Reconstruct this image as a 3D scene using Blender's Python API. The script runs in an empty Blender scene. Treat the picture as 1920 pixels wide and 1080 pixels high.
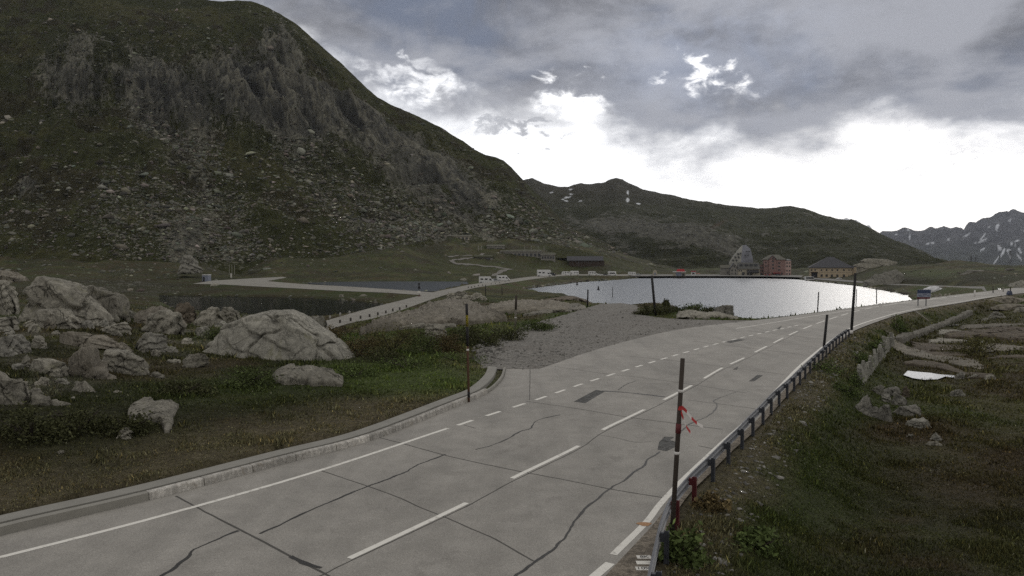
import bpy, bmesh, math, random
import numpy as np
from mathutils import Vector
from mathutils.geometry import tessellate_polygon
random.seed(7); RNG = np.random.default_rng(11)
S = bpy.context.scene
COL = S.collection
H, F = 6.0, 1400.0
PITCH = math.atan(50 / F)
CP, SP = math.cos(PITCH), math.sin(PITCH)

# ------------------------------------------------------------------ helpers
def tag(o, label=None, cat=None, group=None, kind=None):
    if label: o['label'] = label
    if cat: o['category'] = cat
    if group: o['group'] = group
    if kind: o['kind'] = kind
    return o

def empty(name, loc, rz=0.0, label=None, cat=None, group=None):
    o = bpy.data.objects.new(name, None)
    o.empty_display_size = 0.3
    o.location = loc; o.rotation_euler = (0, 0, rz)
    COL.objects.link(o)
    return tag(o, label, cat, group)

def copy_tree(o, parent=None):
    c = o.copy(); COL.objects.link(c); c.parent = parent
    for ch in o.children: copy_tree(ch, c)
    return c

def np_mesh(name, V, Fq, mat=None, smooth=True, parent=None, attrs=None):
    """V (n,3), Fq (m,k) int array of equal-size faces, or list of lists"""
    me = bpy.data.meshes.new(name)
    V = np.asarray(V, dtype=np.float32)
    if isinstance(Fq, np.ndarray):
        k = Fq.shape[1]; m = Fq.shape[0]
        me.vertices.add(len(V)); me.vertices.foreach_set('co', V.ravel())
        me.loops.add(m * k); me.loops.foreach_set('vertex_index', Fq.astype(np.int32).ravel())
        me.polygons.add(m)
        me.polygons.foreach_set('loop_start', np.arange(0, m * k, k, dtype=np.int32))
        me.update(calc_edges=True)
    else:
        me.from_pydata(V.tolist(), [], [list(f) for f in Fq])
    me.validate()
    if smooth:
        me.polygons.foreach_set('use_smooth', np.ones(len(me.polygons), dtype=bool))
    if attrs:
        for an, arr in attrs.items():
            arr = np.asarray(arr, dtype=np.float32)
            if arr.ndim == 2:
                if arr.shape[1] == 3: arr = np.c_[arr, np.ones(len(arr), dtype=np.float32)]
                a = me.color_attributes.new(an, 'FLOAT_COLOR', 'POINT')
                a.data.foreach_set('color', arr.ravel())
            else:
                a = me.attributes.new(an, 'FLOAT', 'POINT'); a.data.foreach_set('value', arr)
    if mat: me.materials.append(mat)
    o = bpy.data.objects.new(name, me); COL.objects.link(o)
    if parent: o.parent = parent
    return o

class MB:
    def __init__(s): s.v = []; s.f = []
    def add(s, V, Fc):
        n = len(s.v); s.v += [tuple(map(float, p)) for p in V]; s.f += [[i + n for i in f] for f in Fc]; return s
    def box(s, x0, x1, y0, y1, z0, z1):
        V = [(x0,y0,z0),(x1,y0,z0),(x1,y1,z0),(x0,y1,z0),(x0,y0,z1),(x1,y0,z1),(x1,y1,z1),(x0,y1,z1)]
        return s.add(V, [[3,2,1,0],[4,5,6,7],[0,1,5,4],[1,2,6,5],[2,3,7,6],[3,0,4,7]])
    def tube(s, pts, r, n=10, cap=True):
        P = [np.array(p, float) for p in pts]
        R = r if hasattr(r, '__len__') else [r] * len(P)
        V = []; Fc = []
        for i, p in enumerate(P):
            d = P[min(i+1, len(P)-1)] - P[max(i-1, 0)]
            d = d / (np.linalg.norm(d) + 1e-9)
            a = np.cross(d, [0, 0, 1.0]) if abs(d[2]) < .9 else np.cross(d, [0, 1.0, 0])
            a /= np.linalg.norm(a); b = np.cross(d, a)
            for k in range(n):
                t = 2 * math.pi * k / n
                V.append(p + R[i] * (math.cos(t) * a + math.sin(t) * b))
        for i in range(len(P) - 1):
            for k in range(n):
                Fc.append([i*n+k, i*n+(k+1) % n, (i+1)*n+(k+1) % n, (i+1)*n+k])
        if cap:
            Fc.append([k for k in range(n)][::-1]); Fc.append([(len(P)-1)*n+k for k in range(n)])
        return s.add(V, Fc)
    def extrude_y(s, prof, y0, y1, inset=0.0):
        """prof: (x,z) polygon counter-clockwise, extruded along y"""
        n = len(prof)
        V = [(x, y0, z) for x, z in prof] + [(x, y1, z) for x, z in prof]
        Fc = [list(range(n)), list(range(2*n-1, n-1, -1))]
        for i in range(n):
            j = (i+1) % n
            Fc.append([j, i, n+i, n+j])
        return s.add(V, Fc)
    def obj(s, name, mat, parent=None, smooth=False, bevel=0.0, loc=None):
        o = np_mesh(name, np.array(s.v), s.f, mat, smooth, parent)
        bm = bmesh.new(); bm.from_mesh(o.data); bmesh.ops.recalc_face_normals(bm, faces=bm.faces); bm.to_mesh(o.data); bm.free()
        if bevel:
            b = o.modifiers.new('Bevel', 'BEVEL'); b.width = bevel; b.segments = 2; b.limit_method = 'ANGLE'
        if loc is not None: o.location = loc
        return o

# ------------------------------------------------------------------ noise
def _h(ix, iy, iz, seed):
    n = (ix * np.uint32(374761393) + iy * np.uint32(668265263) + iz * np.uint32(2246822519) + np.uint32((seed * 3266489917) & 0xffffffff))
    n = (n ^ (n >> np.uint32(13))) * np.uint32(1274126177)
    n = n ^ (n >> np.uint32(16))
    return (n & np.uint32(0xffffff)).astype(np.float32) / np.float32(0xffffff)

def vnoise(x, y, z=None, seed=0):
    x = np.asarray(x, np.float32); y = np.asarray(y, np.float32)
    z = np.zeros_like(x) if z is None else np.asarray(z, np.float32)
    fx, fy, fz = np.floor(x), np.floor(y), np.floor(z)
    ix = (fx.astype(np.int64) & 0xffffffff).astype(np.uint32); iy = (fy.astype(np.int64) & 0xffffffff).astype(np.uint32); iz = (fz.astype(np.int64) & 0xffffffff).astype(np.uint32)
    u, v, w = x - fx, y - fy, z - fz
    u = u*u*u*(u*(u*6-15)+10); v = v*v*v*(v*(v*6-15)+10); w = w*w*w*(w*(w*6-15)+10)
    o = np.uint32(1)
    with np.errstate(over='ignore'):
        def lay(k):
            a = _h(ix, iy, k, seed); b = _h(ix+o, iy, k, seed); c = _h(ix, iy+o, k, seed); d = _h(ix+o, iy+o, k, seed)
            return (a*(1-u)+b*u)*(1-v) + (c*(1-u)+d*u)*v
        if not np.any(w): return lay(iz)*2-1
        return (lay(iz)*(1-w) + lay(iz+o)*w)*2-1

def fbm(x, y, z=None, oct=4, seed=0, gain=.5, ridged=False):
    s = 0; a = 1.0; t = 0; f = 1.0
    for i in range(oct):
        n = vnoise(np.asarray(x)*f + 17.3*i, np.asarray(y)*f - 9.1*i, None if z is None else np.asarray(z)*f + 3.7*i, seed+i)
        if ridged: n = 1 - 2*np.abs(n)
        s = s + a*n; t += a; a *= gain; f *= 2.03
    return s / t

def sstep(a, b, x):
    t = np.clip((x - a) / (b - a), 0, 1); return t*t*(3-2*t)

# ------------------------------------------------------------------ camera maths (photo pixel <-> place)
def ray(px, py):
    u = (np.asarray(px, float) - 960) / F; v = (540 - np.asarray(py, float)) / F
    return u, CP + v*SP, -SP + v*CP
def gp(px, py, z=0.0):
    dx, dy, dz = ray(px, py); t = (z - H) / dz
    return np.array([dx*t, dy*t, z + 0*t])
def gY(px, py, Y):
    dx, dy, dz = ray(px, py); t = Y / dy
    return np.array([dx*t, Y + 0*t, H + dz*t])
def proj(X, Y, Z):
    d = Y*CP - (Z-H)*SP; up = Y*SP + (Z-H)*CP
    return 960 + F*X/d, 540 - F*up/d

def poly_plan(pts, z=0.0):
    return np.array([gp(p[0], p[1], p[2] if len(p) > 2 else z)[:2] for p in pts])
def smooth_line(P, step):
    """Catmull-Rom resample of an open polyline, P (n,k)"""
    P = np.asarray(P, float); out = []
    Q = np.vstack([2*P[0]-P[1], P, 2*P[-1]-P[-2]])
    for i in range(1, len(Q)-2):
        L = np.linalg.norm((Q[i+1]-Q[i])[:2]); n = max(1, int(math.ceil(L/step)))
        for k in range(n):
            t = k/n
            out.append(.5*((2*Q[i]) + (-Q[i-1]+Q[i+1])*t + (2*Q[i-1]-5*Q[i]+4*Q[i+1]-Q[i+2])*t*t + (-Q[i-1]+3*Q[i]-3*Q[i+1]+Q[i+2])*t**3))
    out.append(P[-1]); return np.array(out)
def dist_line(X, Y, L):
    d = np.full(X.shape, 1e9, np.float32)
    for (ax, ay), (bx, by) in zip(L[:-1], L[1:]):
        vx, vy = bx-ax, by-ay; q = vx*vx+vy*vy+1e-12
        t = np.clip(((X-ax)*vx + (Y-ay)*vy)/q, 0, 1)
        d = np.minimum(d, (X-ax-t*vx)**2 + (Y-ay-t*vy)**2)
    return np.sqrt(d)
def inside(X, Y, L):
    c = np.zeros(X.shape, bool); n = len(L)
    for i in range(n):
        x0, y0 = L[i]; x1, y1 = L[(i+1) % n]
        if y0 == y1: continue
        m = ((y0 > Y) != (y1 > Y)) & (X < (x1-x0)*(Y-y0)/(y1-y0) + x0)
        c ^= m
    return c
def sdist(X, Y, L):
    """signed distance to closed polygon (negative inside)"""
    d = dist_line(X, Y, np.vstack([L, L[:1]]))
    return np.where(inside(X, Y, L), -d, d)

# ------------------------------------------------------------------ plan of the place
LAKE_Z, POND1_Z, POND2_Z, PATH_Z = -4.0, -3.0, -2.6, -1.6
# road edges, pixels on the plane z=0
ROAD_R = smooth_line(poly_plan([(1190,1240),(1215,1120),(1228,1050),(1250,985),(1290,925),(1330,885),(1370,845),(1420,800),(1470,745),(1520,690),(1575,640),(1602,620),(1645,603),(1692,588),(1745,577),(1800,568),(1850,559),(1890,553),(1925,549),(2000,543),(2080,538)]), 1.5)
KERB = smooth_line(poly_plan([(-700,1195),(-300,1090),(0,1005),(280,938),(540,868),(700,825),(850,765),(915,737),(942,712),(949,692)]), .35)
ROAD_LFAR = smooth_line(poly_plan([(1010,692),(1040,682),(1100,661),(1170,641),(1250,622),(1320,611),(1400,602),(1480,593),(1540,585),(1600,577),(1660,569),(1720,561.5),(1780,554),(1850,546),(1890,541),(1925,538),(2000,534),(2080,530)]), 1.5)
ROAD = np.vstack([KERB, ROAD_LFAR, ROAD_R[::-1]])
LAYBY = poly_plan([(895,655),(925,640),(985,610),(1060,590),(1100,577),(1125,570),(1165,568),(1195,573),(1200,590),(1250,597),(1330,600),(1420,600.5),(1480,593),(1400,603),(1320,612),(1250,623),(1170,642),(1100,662),(1040,683),(1010,694),(950,694),(905,690),(890,675)])
# lake: far shore as seen, near shore behind the crest of the bank
def back(px, py, d, z=0.0):
    p = gp(px, py, z)[:2]; n = p/np.linalg.norm(p); return p + n*d
LAKE = np.array([gp(x, y, LAKE_Z)[:2] for x, y in [(980,542.5),(1010,538.5),(1040,535),(1060,532.5),(1080,529.5),(1150,525.5),(1200,521.5),(1250,520),(1350,520),(1440,521),(1490,523),(1520,527),(1570,532),(1620,538),(1660,545),(1700,553)]]
   + [back(1735,559,12), back(1700,562,12), back(1640,570,11), back(1580,578,11), back(1530,584,11), back(1480,590,11), back(1420,597,11),
      back(1385,588,11), back(1350,576,11), back(1300,574,11), back(1240,571,11), back(1195,571,11), back(1165,564,14), back(1135,554,18), back(1105,549,22)]
   + [gp(x, y, LAKE_Z)[:2] for x, y in [(1060,552),(1020,552),(1005,545.5)]])
POND1 = np.array([gp(x, y, POND1_Z)[:2] for x, y in [(300,553),(420,556),(520,557),(600,560),(660,564),(710,569),(738,573),(722,579),(690,585),(640,594),(600,602),(500,604),(400,598),(330,580),(300,565)]])
POND2 = np.array([gp(x, y, POND2_Z)[:2] for x, y in [(575,530.5),(620,529),(700,528),(800,528),(868,528.5),(866,532),(848,538),(828,542),(812,545.5),(780,545.5),(720,540.5),(650,535.8),(600,532.5)]])
PATH_PTS = [((612,601,-1.2),(606,622,-1.2)),((660,587,-1.25),(655,606,-1.25)),((700,576,-1.3),(700,597,-1.3)),((740,566,-1.4),(748,583,-1.4)),((780,556,-1.5),(790,568,-1.5)),((820,546,-1.6),(835,553,-1.6)),((850,540,-1.7),(862,547,-1.7)),((885,533,-1.8),(900,538,-1.8)),((940,526,-2.0),(950,531,-2.0)),((1000,518.3,-2.3),(1010,522,-2.3)),((1060,514.6,-2.7),(1065,517.6,-2.7)),((1130,514.4,-2.9),(1130,517.2,-2.9)),((1200,514.4,-2.9),(1200,517.2,-2.9))]
PATH_L = smooth_line(np.array([gp(*a) for a, b in PATH_PTS]), 4.0); PATH_R = smooth_line(np.array([gp(*b) for a, b in PATH_PTS]), 4.0)
CAUSEWAY = np.array([gp(x, y, -1.7)[:2] for x, y in [(360,532),(400,526),(470,522),(530,519),(538,520.5),(500,527),(560,532),(650,537),(720,541.5),(790,546.5),(815,548),(800,554),(730,549),(640,545.5),(560,541),(480,537),(420,533.5)]])
QUAY = np.array([gp(x, y, -2.8)[:2] for x, y in [(1180,518),(1250,517.6),(1350,517.6),(1440,518.2),(1490,519.5),(1503,520.2),(1506,516.2),(1440,514.8),(1340,514.4),(1260,514.4),(1190,514.4)]])
SIDE_PTS = [((1505,518.5,-3.1),(1505,521.5,-3.1)),((1545,521.5,-3.3),(1545,525,-3.3)),((1600,526,-3.2),(1600,529,-3.2)),((1660,531,-2.9),(1660,533.5,-2.9)),((1720,533.5,-2.2),(1720,536,-2.2)),((1780,536,-1.2),(1780,539,-1.2)),((1820,537,-.4),(1820,542,-.4)),((1845,537,-.02),(1850,546,-.02))]
SIDE_L = smooth_line(np.array([gp(*a) for a, b in SIDE_PTS]), 4.0); SIDE_R = smooth_line(np.array([gp(*b) for a, b in SIDE_PTS]), 4.0)

# ------------------------------------------------------------------ terrain: scattered heights
CTRL = []
def cz(px, py, z): CTRL.append(gp(px, py, z))
def cy(px, py, Y): CTRL.append(gY(px, py, Y))
for px in (-400, 0, 300, 600, 900, 1200, 1500, 1900, 2300): cz(px, 1500, 0.0)
for px, py, z in [(0,950,.25),(-300,900,.6),(0,880,.4),(200,880,.3),(400,850,.3),(600,800,.3),(0,800,.8),(200,800,.6),(400,750,.45),(600,760,.35),(700,740,.3),(800,720,.3),
    (0,740,1.1),(-300,740,1.4),(150,740,.9),(300,710,.7),(450,710,.45),(0,690,1.5),(120,690,1.3),(260,670,1.0),(350,660,.8),(500,690,.5),(650,690,.3),(760,680,.25),(850,660,.2),
    (0,640,1.9),(120,630,1.8),(250,625,1.3),(360,620,.9),(420,640,.7),(-300,640,2.2),(0,600,2.1),(120,595,2.0),(220,595,1.5),(330,600,.6),(420,605,.2),(560,625,.3),(620,640,.2),(660,640,-.2),
    (750,625,-.2),(850,625,0),(950,605,0),(700,612,-.8),(640,618,-1.0),(560,612,-1.2),(800,590,-.6),(880,590,-.4),(950,580,-.5),(1050,580,-.1),(1000,565,-1.2),(900,560,-1.4),(850,556,-1.6),(940,545,-2.6),(1000,552,-2.6),(1050,560,-.8),
    (1100,548,-.2),(1150,560,-.1),(1190,571.5,.1),(1240,571,.35),(1300,574,.3),(1350,577,.2),(1380,588,.1),(960,548,-2.6),(980,536,-3.4),(930,536,-2.2),(1030,528,-3.2),(1100,523,-3.2),
    (0,545,-.2),(150,545,-1.0),(280,555,-2.0),(300,545,-2.5),(-300,545,.6),(100,520,-.2),(250,530,-2.0),(360,545,-2.7),(450,550,-2.6),(550,551,-2.5),(650,555,-2.5),(720,562,-2.4),(420,540,-1.8),(300,525,-2.0),(450,515,-1.6),(600,521,-2.3),(700,521,-2.2),(800,521,-2.2),(870,522,-2.2),(900,520,-2.2),(950,516,-2.0),(1000,512,-2.0)]:
    cz(px, py, z)
for px, py, z in [(1330,1000,-.9),(1500,1050,-1.1),(1900,1060,-1.3),(2200,1000,-1.3),(1450,930,-1.2),(1650,900,-1.5),(1900,900,-1.5),(1560,820,-1.4),(1750,820,-1.5),(1920,800,-1.5),(1600,760,-1.5),(1700,760,-1.5),(1850,740,-1.5),(1620,700,-1.5),(1700,705,-1.7),(1780,703,-1.7),
    (1900,700,-1.4),(1700,650,-1.6),(1800,660,-1.4),(1920,650,-1.2),(2200,700,-1.2),(1740,615,-1.7),(1800,620,-1.6),(1900,615,-1.2),(1800,590,-1.7),(1880,590,-1.2),(1920,575,-.6),(2100,580,-.4),(1850,575,-1.4),(1920,560,-.2),
    (1760,548,-1.5),(1800,545,-1.0),(1700,541,-2.8),(1640,535.5,-3.3),(1590,528,-3.3),(1540,523,-3.3),(1560,518,-3.2),(1620,524,-3.0),(1700,530,-1.8)]:
    cz(px, py, z)
for px, py, Y in [(1650,515,345),(1690,512,330),(1660,502,395),(1625,505,455),(1600,513,470),(1570,514,480),(1720,507,330),(1760,505,320),(1800,502,330),(1780,518,250),(1840,512,228),(1830,507,250),(1800,523,232),(1860,523,215),(1880,510,250),(1920,500,300),(1860,501,310),(2000,497,300),(2200,495,300),(1920,525,190),(2100,520,190),
    (1790,489,430),(1740,500,430),(1850,500,430),(1700,520,300)]:
    cy(px, py, Y)
for px in (1700, 1800, 1900, 2100): cy(px, 530, 650)
FOOT = [(-700,478,400),(0,482,400),(200,486,400),(350,492,420),(500,488,450),(650,478,480),(750,462,520),(850,442,580),(950,446,600),(1020,455,600),(1080,466,600),(1130,478,600),(1200,494,620),(1260,505,640)]
for px, py, Y in FOOT: cy(px, py, Y)
for px, py, Y in [(700,492,450),(800,480,510),(800,500,460),(870,465,550),(900,480,530),(900,500,490),(950,492,520),(1000,485,545),(1040,492,545),(1000,504,500),(1060,503,540),(1100,500,545),(1150,503,540),(1200,505,560),(1300,506,560),(1400,506,560),(1480,508,540),(1300,505,640),(1450,504,640),(1550,503,560),(1650,499,520),
    (400,505,400),(200,505,380),(0,505,370),(550,508,400),(650,508,410),(-300,505,370)]: cy(px, py, Y)
for px, py, z in [(1100,514,-2.8),(1200,514,-2.8),(1300,513.5,-2.7),(1400,513.5,-2.7),(1500,514.5,-2.7)]: cz(px, py, z)
CTRL = np.array(CTRL)
def _feat(X, Y):
    Y = np.maximum(Y, 3.0)
    return np.clip(X/Y*14, -16, 11), 4.2*np.log(np.clip(Y, 8, 700))
_a, _b = _feat(CTRL[:, 0], CTRL[:, 1])
_K = np.sqrt((_a[:, None]-_a)**2 + (_b[:, None]-_b)**2 + .04)
_n = len(CTRL)
_A = np.zeros((_n+3, _n+3)); _A[:_n, :_n] = _K - .02*np.eye(_n)
_P = np.c_[np.ones(_n), _a, _b]; _A[:_n, _n:] = _P; _A[_n:, :_n] = _P.T
_W = np.linalg.solve(_A, np.r_[CTRL[:, 2], 0, 0, 0])
def base_z(X, Y):
    a, b = _feat(X, Y); a = np.asarray(a, np.float32); b = np.asarray(b, np.float32)
    z = (_W[_n] + _W[_n+1]*a + _W[_n+2]*b).astype(np.float32)
    for i in range(_n):
        z += np.float32(_W[i])*np.sqrt((a-np.float32(_a[i]))**2 + (b-np.float32(_b[i]))**2 + np.float32(.04))
    return z
def strip_z(X, Y, L, R, z, w0=.5, w1=4.0, down=.08):
    poly = np.vstack([L[:, :2], R[::-1, :2]])
    s = sdist(X, Y, poly)
    C = (L[np.linspace(0, len(L)-1, 60).astype(int)] + R[np.linspace(0, len(R)-1, 60).astype(int)])/2
    near = s < w1 + 1
    if near.any():
        xs, ys = X[near], Y[near]
        j = np.argmin((xs[:, None]-C[:, 0])**2 + (ys[:, None]-C[:, 1])**2, axis=1)
        t = 1 - sstep(w0, w1, s[near])
        z[near] = z[near]*(1-t) + (C[j, 2]-down)*t
    return z
def ground_z(X, Y, detail=True):
    X = np.asarray(X, float); Y = np.asarray(Y, float); sh = X.shape
    X = X.ravel(); Y = Y.ravel()
    z = base_z(X, Y).astype(float)
    if detail:
        k = np.clip(Y/60, .5, 2.0)
        far = sstep(230, 420, Y)*(1-sstep(0, 60, X-150)*0)
        z += far*(1.1*fbm(X/16, Y/16, oct=4, seed=5) + .5*fbm(X/5, Y/9, oct=3, seed=6, ridged=True))
        z += .16*k*fbm(X/7, Y/7, oct=3, seed=3) + .05*fbm(X/1.1, Y/1.1, oct=3, seed=9)
    z = strip_z(X, Y, PATH_L, PATH_R, z, .5, 5.0)
    z = strip_z(X, Y, SIDE_L, SIDE_R, z, .5, 4.0)
    for poly, zz, w in ((CAUSEWAY, -1.7, 5.0), (QUAY, -2.8, 6.0)):
        s = sdist(X, Y, poly); t = 1-sstep(.5, w, s); z = z*(1-t) + (zz-.08)*t
    s = sdist(X, Y, LAYBY); t = 1-sstep(.3, 2.5, s); z = z*(1-t) + (-.05)*t
    # lake and ponds
    for poly, wz, bank in ((LAKE, LAKE_Z, 10.0), (POND1, POND1_Z, 9.0), (POND2, POND2_Z, 6.0)):
        s = sdist(X, Y, poly) + .5*fbm(X/3, Y/3, oct=2, seed=21)
        zin = wz - .12 - .12*np.clip(-s, 0, 20)
        t = sstep(0, bank, s)
        edge = wz - .1 + np.minimum(.55, .5*s)
        zo = np.where(z > wz, edge*(1-t) + z*t, z)
        z = np.where(s < 0, np.minimum(zin, z*0+zin), zo)
    # road bed: right embankment, kerb side
    s = sdist(X, Y, ROAD)
    dr = dist_line(X, Y, ROAD_R); dk = dist_line(X, Y, KERB)
    tr = 1-sstep(.55, 4.2, s)
    tk = 1-sstep(.8, 1.12, s)
    t = np.where(dk < dr, tk, tr)
    zz = np.where(s < .6, -.07, -.07)
    z = z*(1-t) + zz*t
    return z.reshape(sh)
_YS = np.geomspace(6, 760, 900)
def hit(px, py):
    """first point of the ground seen at a photo pixel"""
    dx, dy, dz = ray(px, py)
    X = dx/dy*_YS; Z = H + dz/dy*_YS
    g = ground_z(X, _YS, False)
    i = np.argmax(Z < g)
    if Z[i] >= g[i]: i = len(_YS)-1
    if i == 0: return np.array([X[0], _YS[0], g[0]])
    a, b = Z[i-1]-g[i-1], Z[i]-g[i]
    t = a/(a-b) if a != b else 0
    Y = _YS[i-1] + t*(_YS[i]-_YS[i-1])
    return np.array([dx/dy*Y, Y, H+dz/dy*Y])
def gz1(x, y): return float(ground_z(np.array([x]), np.array([y]), False)[0])
# ------------------------------------------------------------------ materials
class N:
    """tiny node-graph helper"""
    def __init__(s, name):
        s.m = bpy.data.materials.new(name); s.m.use_nodes = True
        s.t = s.m.node_tree; s.b = s.t.nodes['Principled BSDF']; s.out = s.t.nodes['Material Output']
        s.b.inputs['Specular IOR Level'].default_value = .3
    def n(s, ty, **kw):
        nd = s.t.nodes.new(ty)
        for k, v in kw.items():
            if k.startswith('_'): setattr(nd, k[1:], v)
            else: nd.inputs[k.replace('__', ' ')].default_value = v
        return nd
    def l(s, a, b): s.t.links.new(a, b)
    def pos(s, scale=(1, 1, 1), rot=(0, 0, 0), obj=False):
        if obj: c = s.n('ShaderNodeTexCoord').outputs['Object']
        else: c = s.n('ShaderNodeNewGeometry').outputs['Position']
        mp = s.n('ShaderNodeMapping'); mp.inputs['Scale'].default_value = scale; mp.inputs['Rotation'].default_value = rot
        s.l(c, mp.inputs['Vector']); return mp.outputs['Vector']
    def noise(s, vec, scale, detail=5, rough=.55, dist=0.0, fac=True):
        nd = s.n('ShaderNodeTexNoise', Scale=scale, Detail=detail, Roughness=rough, Distortion=dist)
        s.l(vec, nd.inputs['Vector']); return nd.outputs['Fac' if fac else 'Color']
    def vor(s, vec, scale, feature='DISTANCE_TO_EDGE', out='Distance', rnd=1.0):
        nd = s.n('ShaderNodeTexVoronoi', Scale=scale, Randomness=rnd); nd.feature = feature
        s.l(vec, nd.inputs['Vector']); return nd.outputs[out]
    def ramp(s, fac, stops):
        nd = s.n('ShaderNodeValToRGB'); e = nd.color_ramp.elements
        while len(e) < len(stops): e.new(.5)
        for i, (p, c) in enumerate(stops):
            e[i].position = p; e[i].color = (*c, 1) if hasattr(c, '__len__') else (c, c, c, 1)
        s.l(fac, nd.inputs['Fac']); return nd.outputs['Color']
    def mix(s, fac, a, b, mode='MIX'):
        nd = s.n('ShaderNodeMix'); nd.data_type = 'RGBA'; nd.blend_type = mode
        for v, i in ((fac, 0), (a, 6), (b, 7)):
            if hasattr(v, 'is_linked') or hasattr(v, 'links'): s.l(v, nd.inputs[i])
            else: nd.inputs[i].default_value = v if i == 0 else ((*v, 1) if hasattr(v, '__len__') else (v, v, v, 1))
        return nd.outputs[2]
    def math(s, op, a, b=None, clamp=False):
        nd = s.n('ShaderNodeMath'); nd.operation = op; nd.use_clamp = clamp
        for v, i in ((a, 0), (b, 1)):
            if v is None: continue
            if hasattr(v, 'links'): s.l(v, nd.inputs[i])
            else: nd.inputs[i].default_value = v
        return nd.outputs[0]
    def attr(s, name, out='Color'):
        nd = s.n('ShaderNodeAttribute'); nd.attribute_name = name; return nd.outputs[out]
    def bump(s, h, strength=.5, dist=.1, prev=None):
        nd = s.n('ShaderNodeBump', Strength=strength, Distance=dist); s.l(h, nd.inputs['Height'])
        if prev is not None: s.l(prev, nd.inputs['Normal'])
        return nd.outputs['Normal']
    def done(s, color=None, rough=.9, normal=None, metal=0.0, spec=None):
        if color is not None:
            if hasattr(color, 'links'): s.l(color, s.b.inputs['Base Color'])
            else: s.b.inputs['Base Color'].default_value = (*color, 1)
        if hasattr(rough, 'links'): s.l(rough, s.b.inputs['Roughness'])
        else: s.b.inputs['Roughness'].default_value = rough
        if normal is not None: s.l(normal, s.b.inputs['Normal'])
        s.b.inputs['Metallic'].default_value = metal
        if spec is not None: s.b.inputs['Specular IOR Level'].default_value = spec
        return s.m

def m_simple(name, c, rough=.7, var=.25, scale=3.0, metal=0.0, bump=0.15, obj=True, spec=.3):
    g = N(name); v = g.pos(obj=obj)
    f = g.noise(v, scale, 6, .6)
    lo = tuple(x*(1-var) for x in c); hi = tuple(min(1, x*(1+var)) for x in c)
    col = g.mix(f, lo, hi)
    f2 = g.noise(v, scale*9, 4, .6)
    return g.done(col, rough, g.bump(f2, bump, .02), metal, spec)

def m_rock(name, c=(.39, .368, .312), dark=(.105, .10, .084), crack=.9, scale=1.0, obj=False, stretch=(1, 1, 1), rot=(0, 0, 0), moss=.0):
    g = N(name)
    oi = g.n('ShaderNodeObjectInfo'); rnd = oi.outputs['Random']
    def off(v):
        ad = g.n('ShaderNodeVectorMath'); ad.operation = 'ADD'; g.l(v, ad.inputs[0])
        cb = g.n('ShaderNodeCombineXYZ'); g.l(g.math('MULTIPLY', rnd, 57.0), cb.inputs[0]); g.l(g.math('MULTIPLY', rnd, 91.0), cb.inputs[1]); g.l(cb.outputs[0], ad.inputs[1]); return ad.outputs[0]
    v = off(g.pos(obj=obj)); vs = off(g.pos(stretch, rot, obj))
    big = g.noise(v, .55*scale, 6, .6, .4); fine = g.noise(v, 4*scale, 8, .72); sp = g.noise(v, 20*scale, 5, .7); st = g.noise(off(g.pos((2.2, 2.2, .35), (0, .3, .4), obj)), 1.1*scale, 7, .7, .8)
    col = g.mix(g.ramp(big, [(.3, 0), (.7, 1)]), tuple(x*.62 for x in c), tuple(x*1.15 for x in c))
    col = g.mix(g.ramp(st, [(.40, .75), (.56, 0)]), col, tuple(x*.42 for x in c))                 # dark water streaks
    col = g.mix(g.ramp(fine, [(.40, .9), (.54, 0)]), col, tuple(x*.55 for x in c))
    col = g.mix(g.ramp(sp, [(.54, 0), (.68, .8)]), col, tuple(min(.55, x*1.35) for x in c))        # pale lichen spots
    lich = g.noise(v, 1.5*scale, 8, .75, .6)
    col = g.mix(g.ramp(lich, [(.54, 0), (.62, .8)]), col, dark)
    gl = g.noise(v, .9*scale, 7, .7, .3); col = g.mix(g.ramp(gl, [(.58, 0), (.70, .55)]), col, (.16, .155, .075))
    bt = g.mix(1.0, col, g.ramp(rnd, [(0, .72), (1, 1.12)]), 'MULTIPLY'); col = bt
    wv = g.n('ShaderNodeVectorMath'); wv.operation = 'ADD'; g.l(vs, wv.inputs[0])
    nv = g.noise(v, 1.3*scale, 5, .65, 0, False); sc = g.n('ShaderNodeVectorMath'); sc.operation = 'SCALE'; sc.inputs['Scale'].default_value = .9/scale
    g.l(nv, sc.inputs[0]); g.l(sc.outputs[0], wv.inputs[1])
    e = g.vor(wv.outputs[0], .42*scale); e2 = g.vor(wv.outputs[0], 1.7*scale)
    brk = g.ramp(g.noise(v, .8*scale, 4, .6), [(.42, 0), (.56, 1)]); brk2 = g.ramp(g.noise(v, 1.9*scale, 4, .6, 1.0), [(.48, 0), (.6, 1)])
    ck = g.mix(brk, (1, 1, 1), g.ramp(e, [(0, 0), (.022, 1)])); ck2 = g.mix(brk2, (1, 1, 1), g.ramp(e2, [(0, .2), (.02, 1)]))
    both = g.mix(1.0, ck, ck2, 'MULTIPLY')
    inv = g.math('MULTIPLY', g.math('SUBTRACT', 1.0, both), crack)
    col = g.mix(inv, col, (.035, .033, .026))
    nrm = g.bump(both, .8*crack, .08/scale); nrm = g.bump(st, .8, .12/scale, nrm)
    nrm = g.bump(fine, .9, .12/scale, nrm); nrm = g.bump(sp, .5, .03/scale, nrm)
    return g.done(col, .92, nrm, spec=.12)

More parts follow.
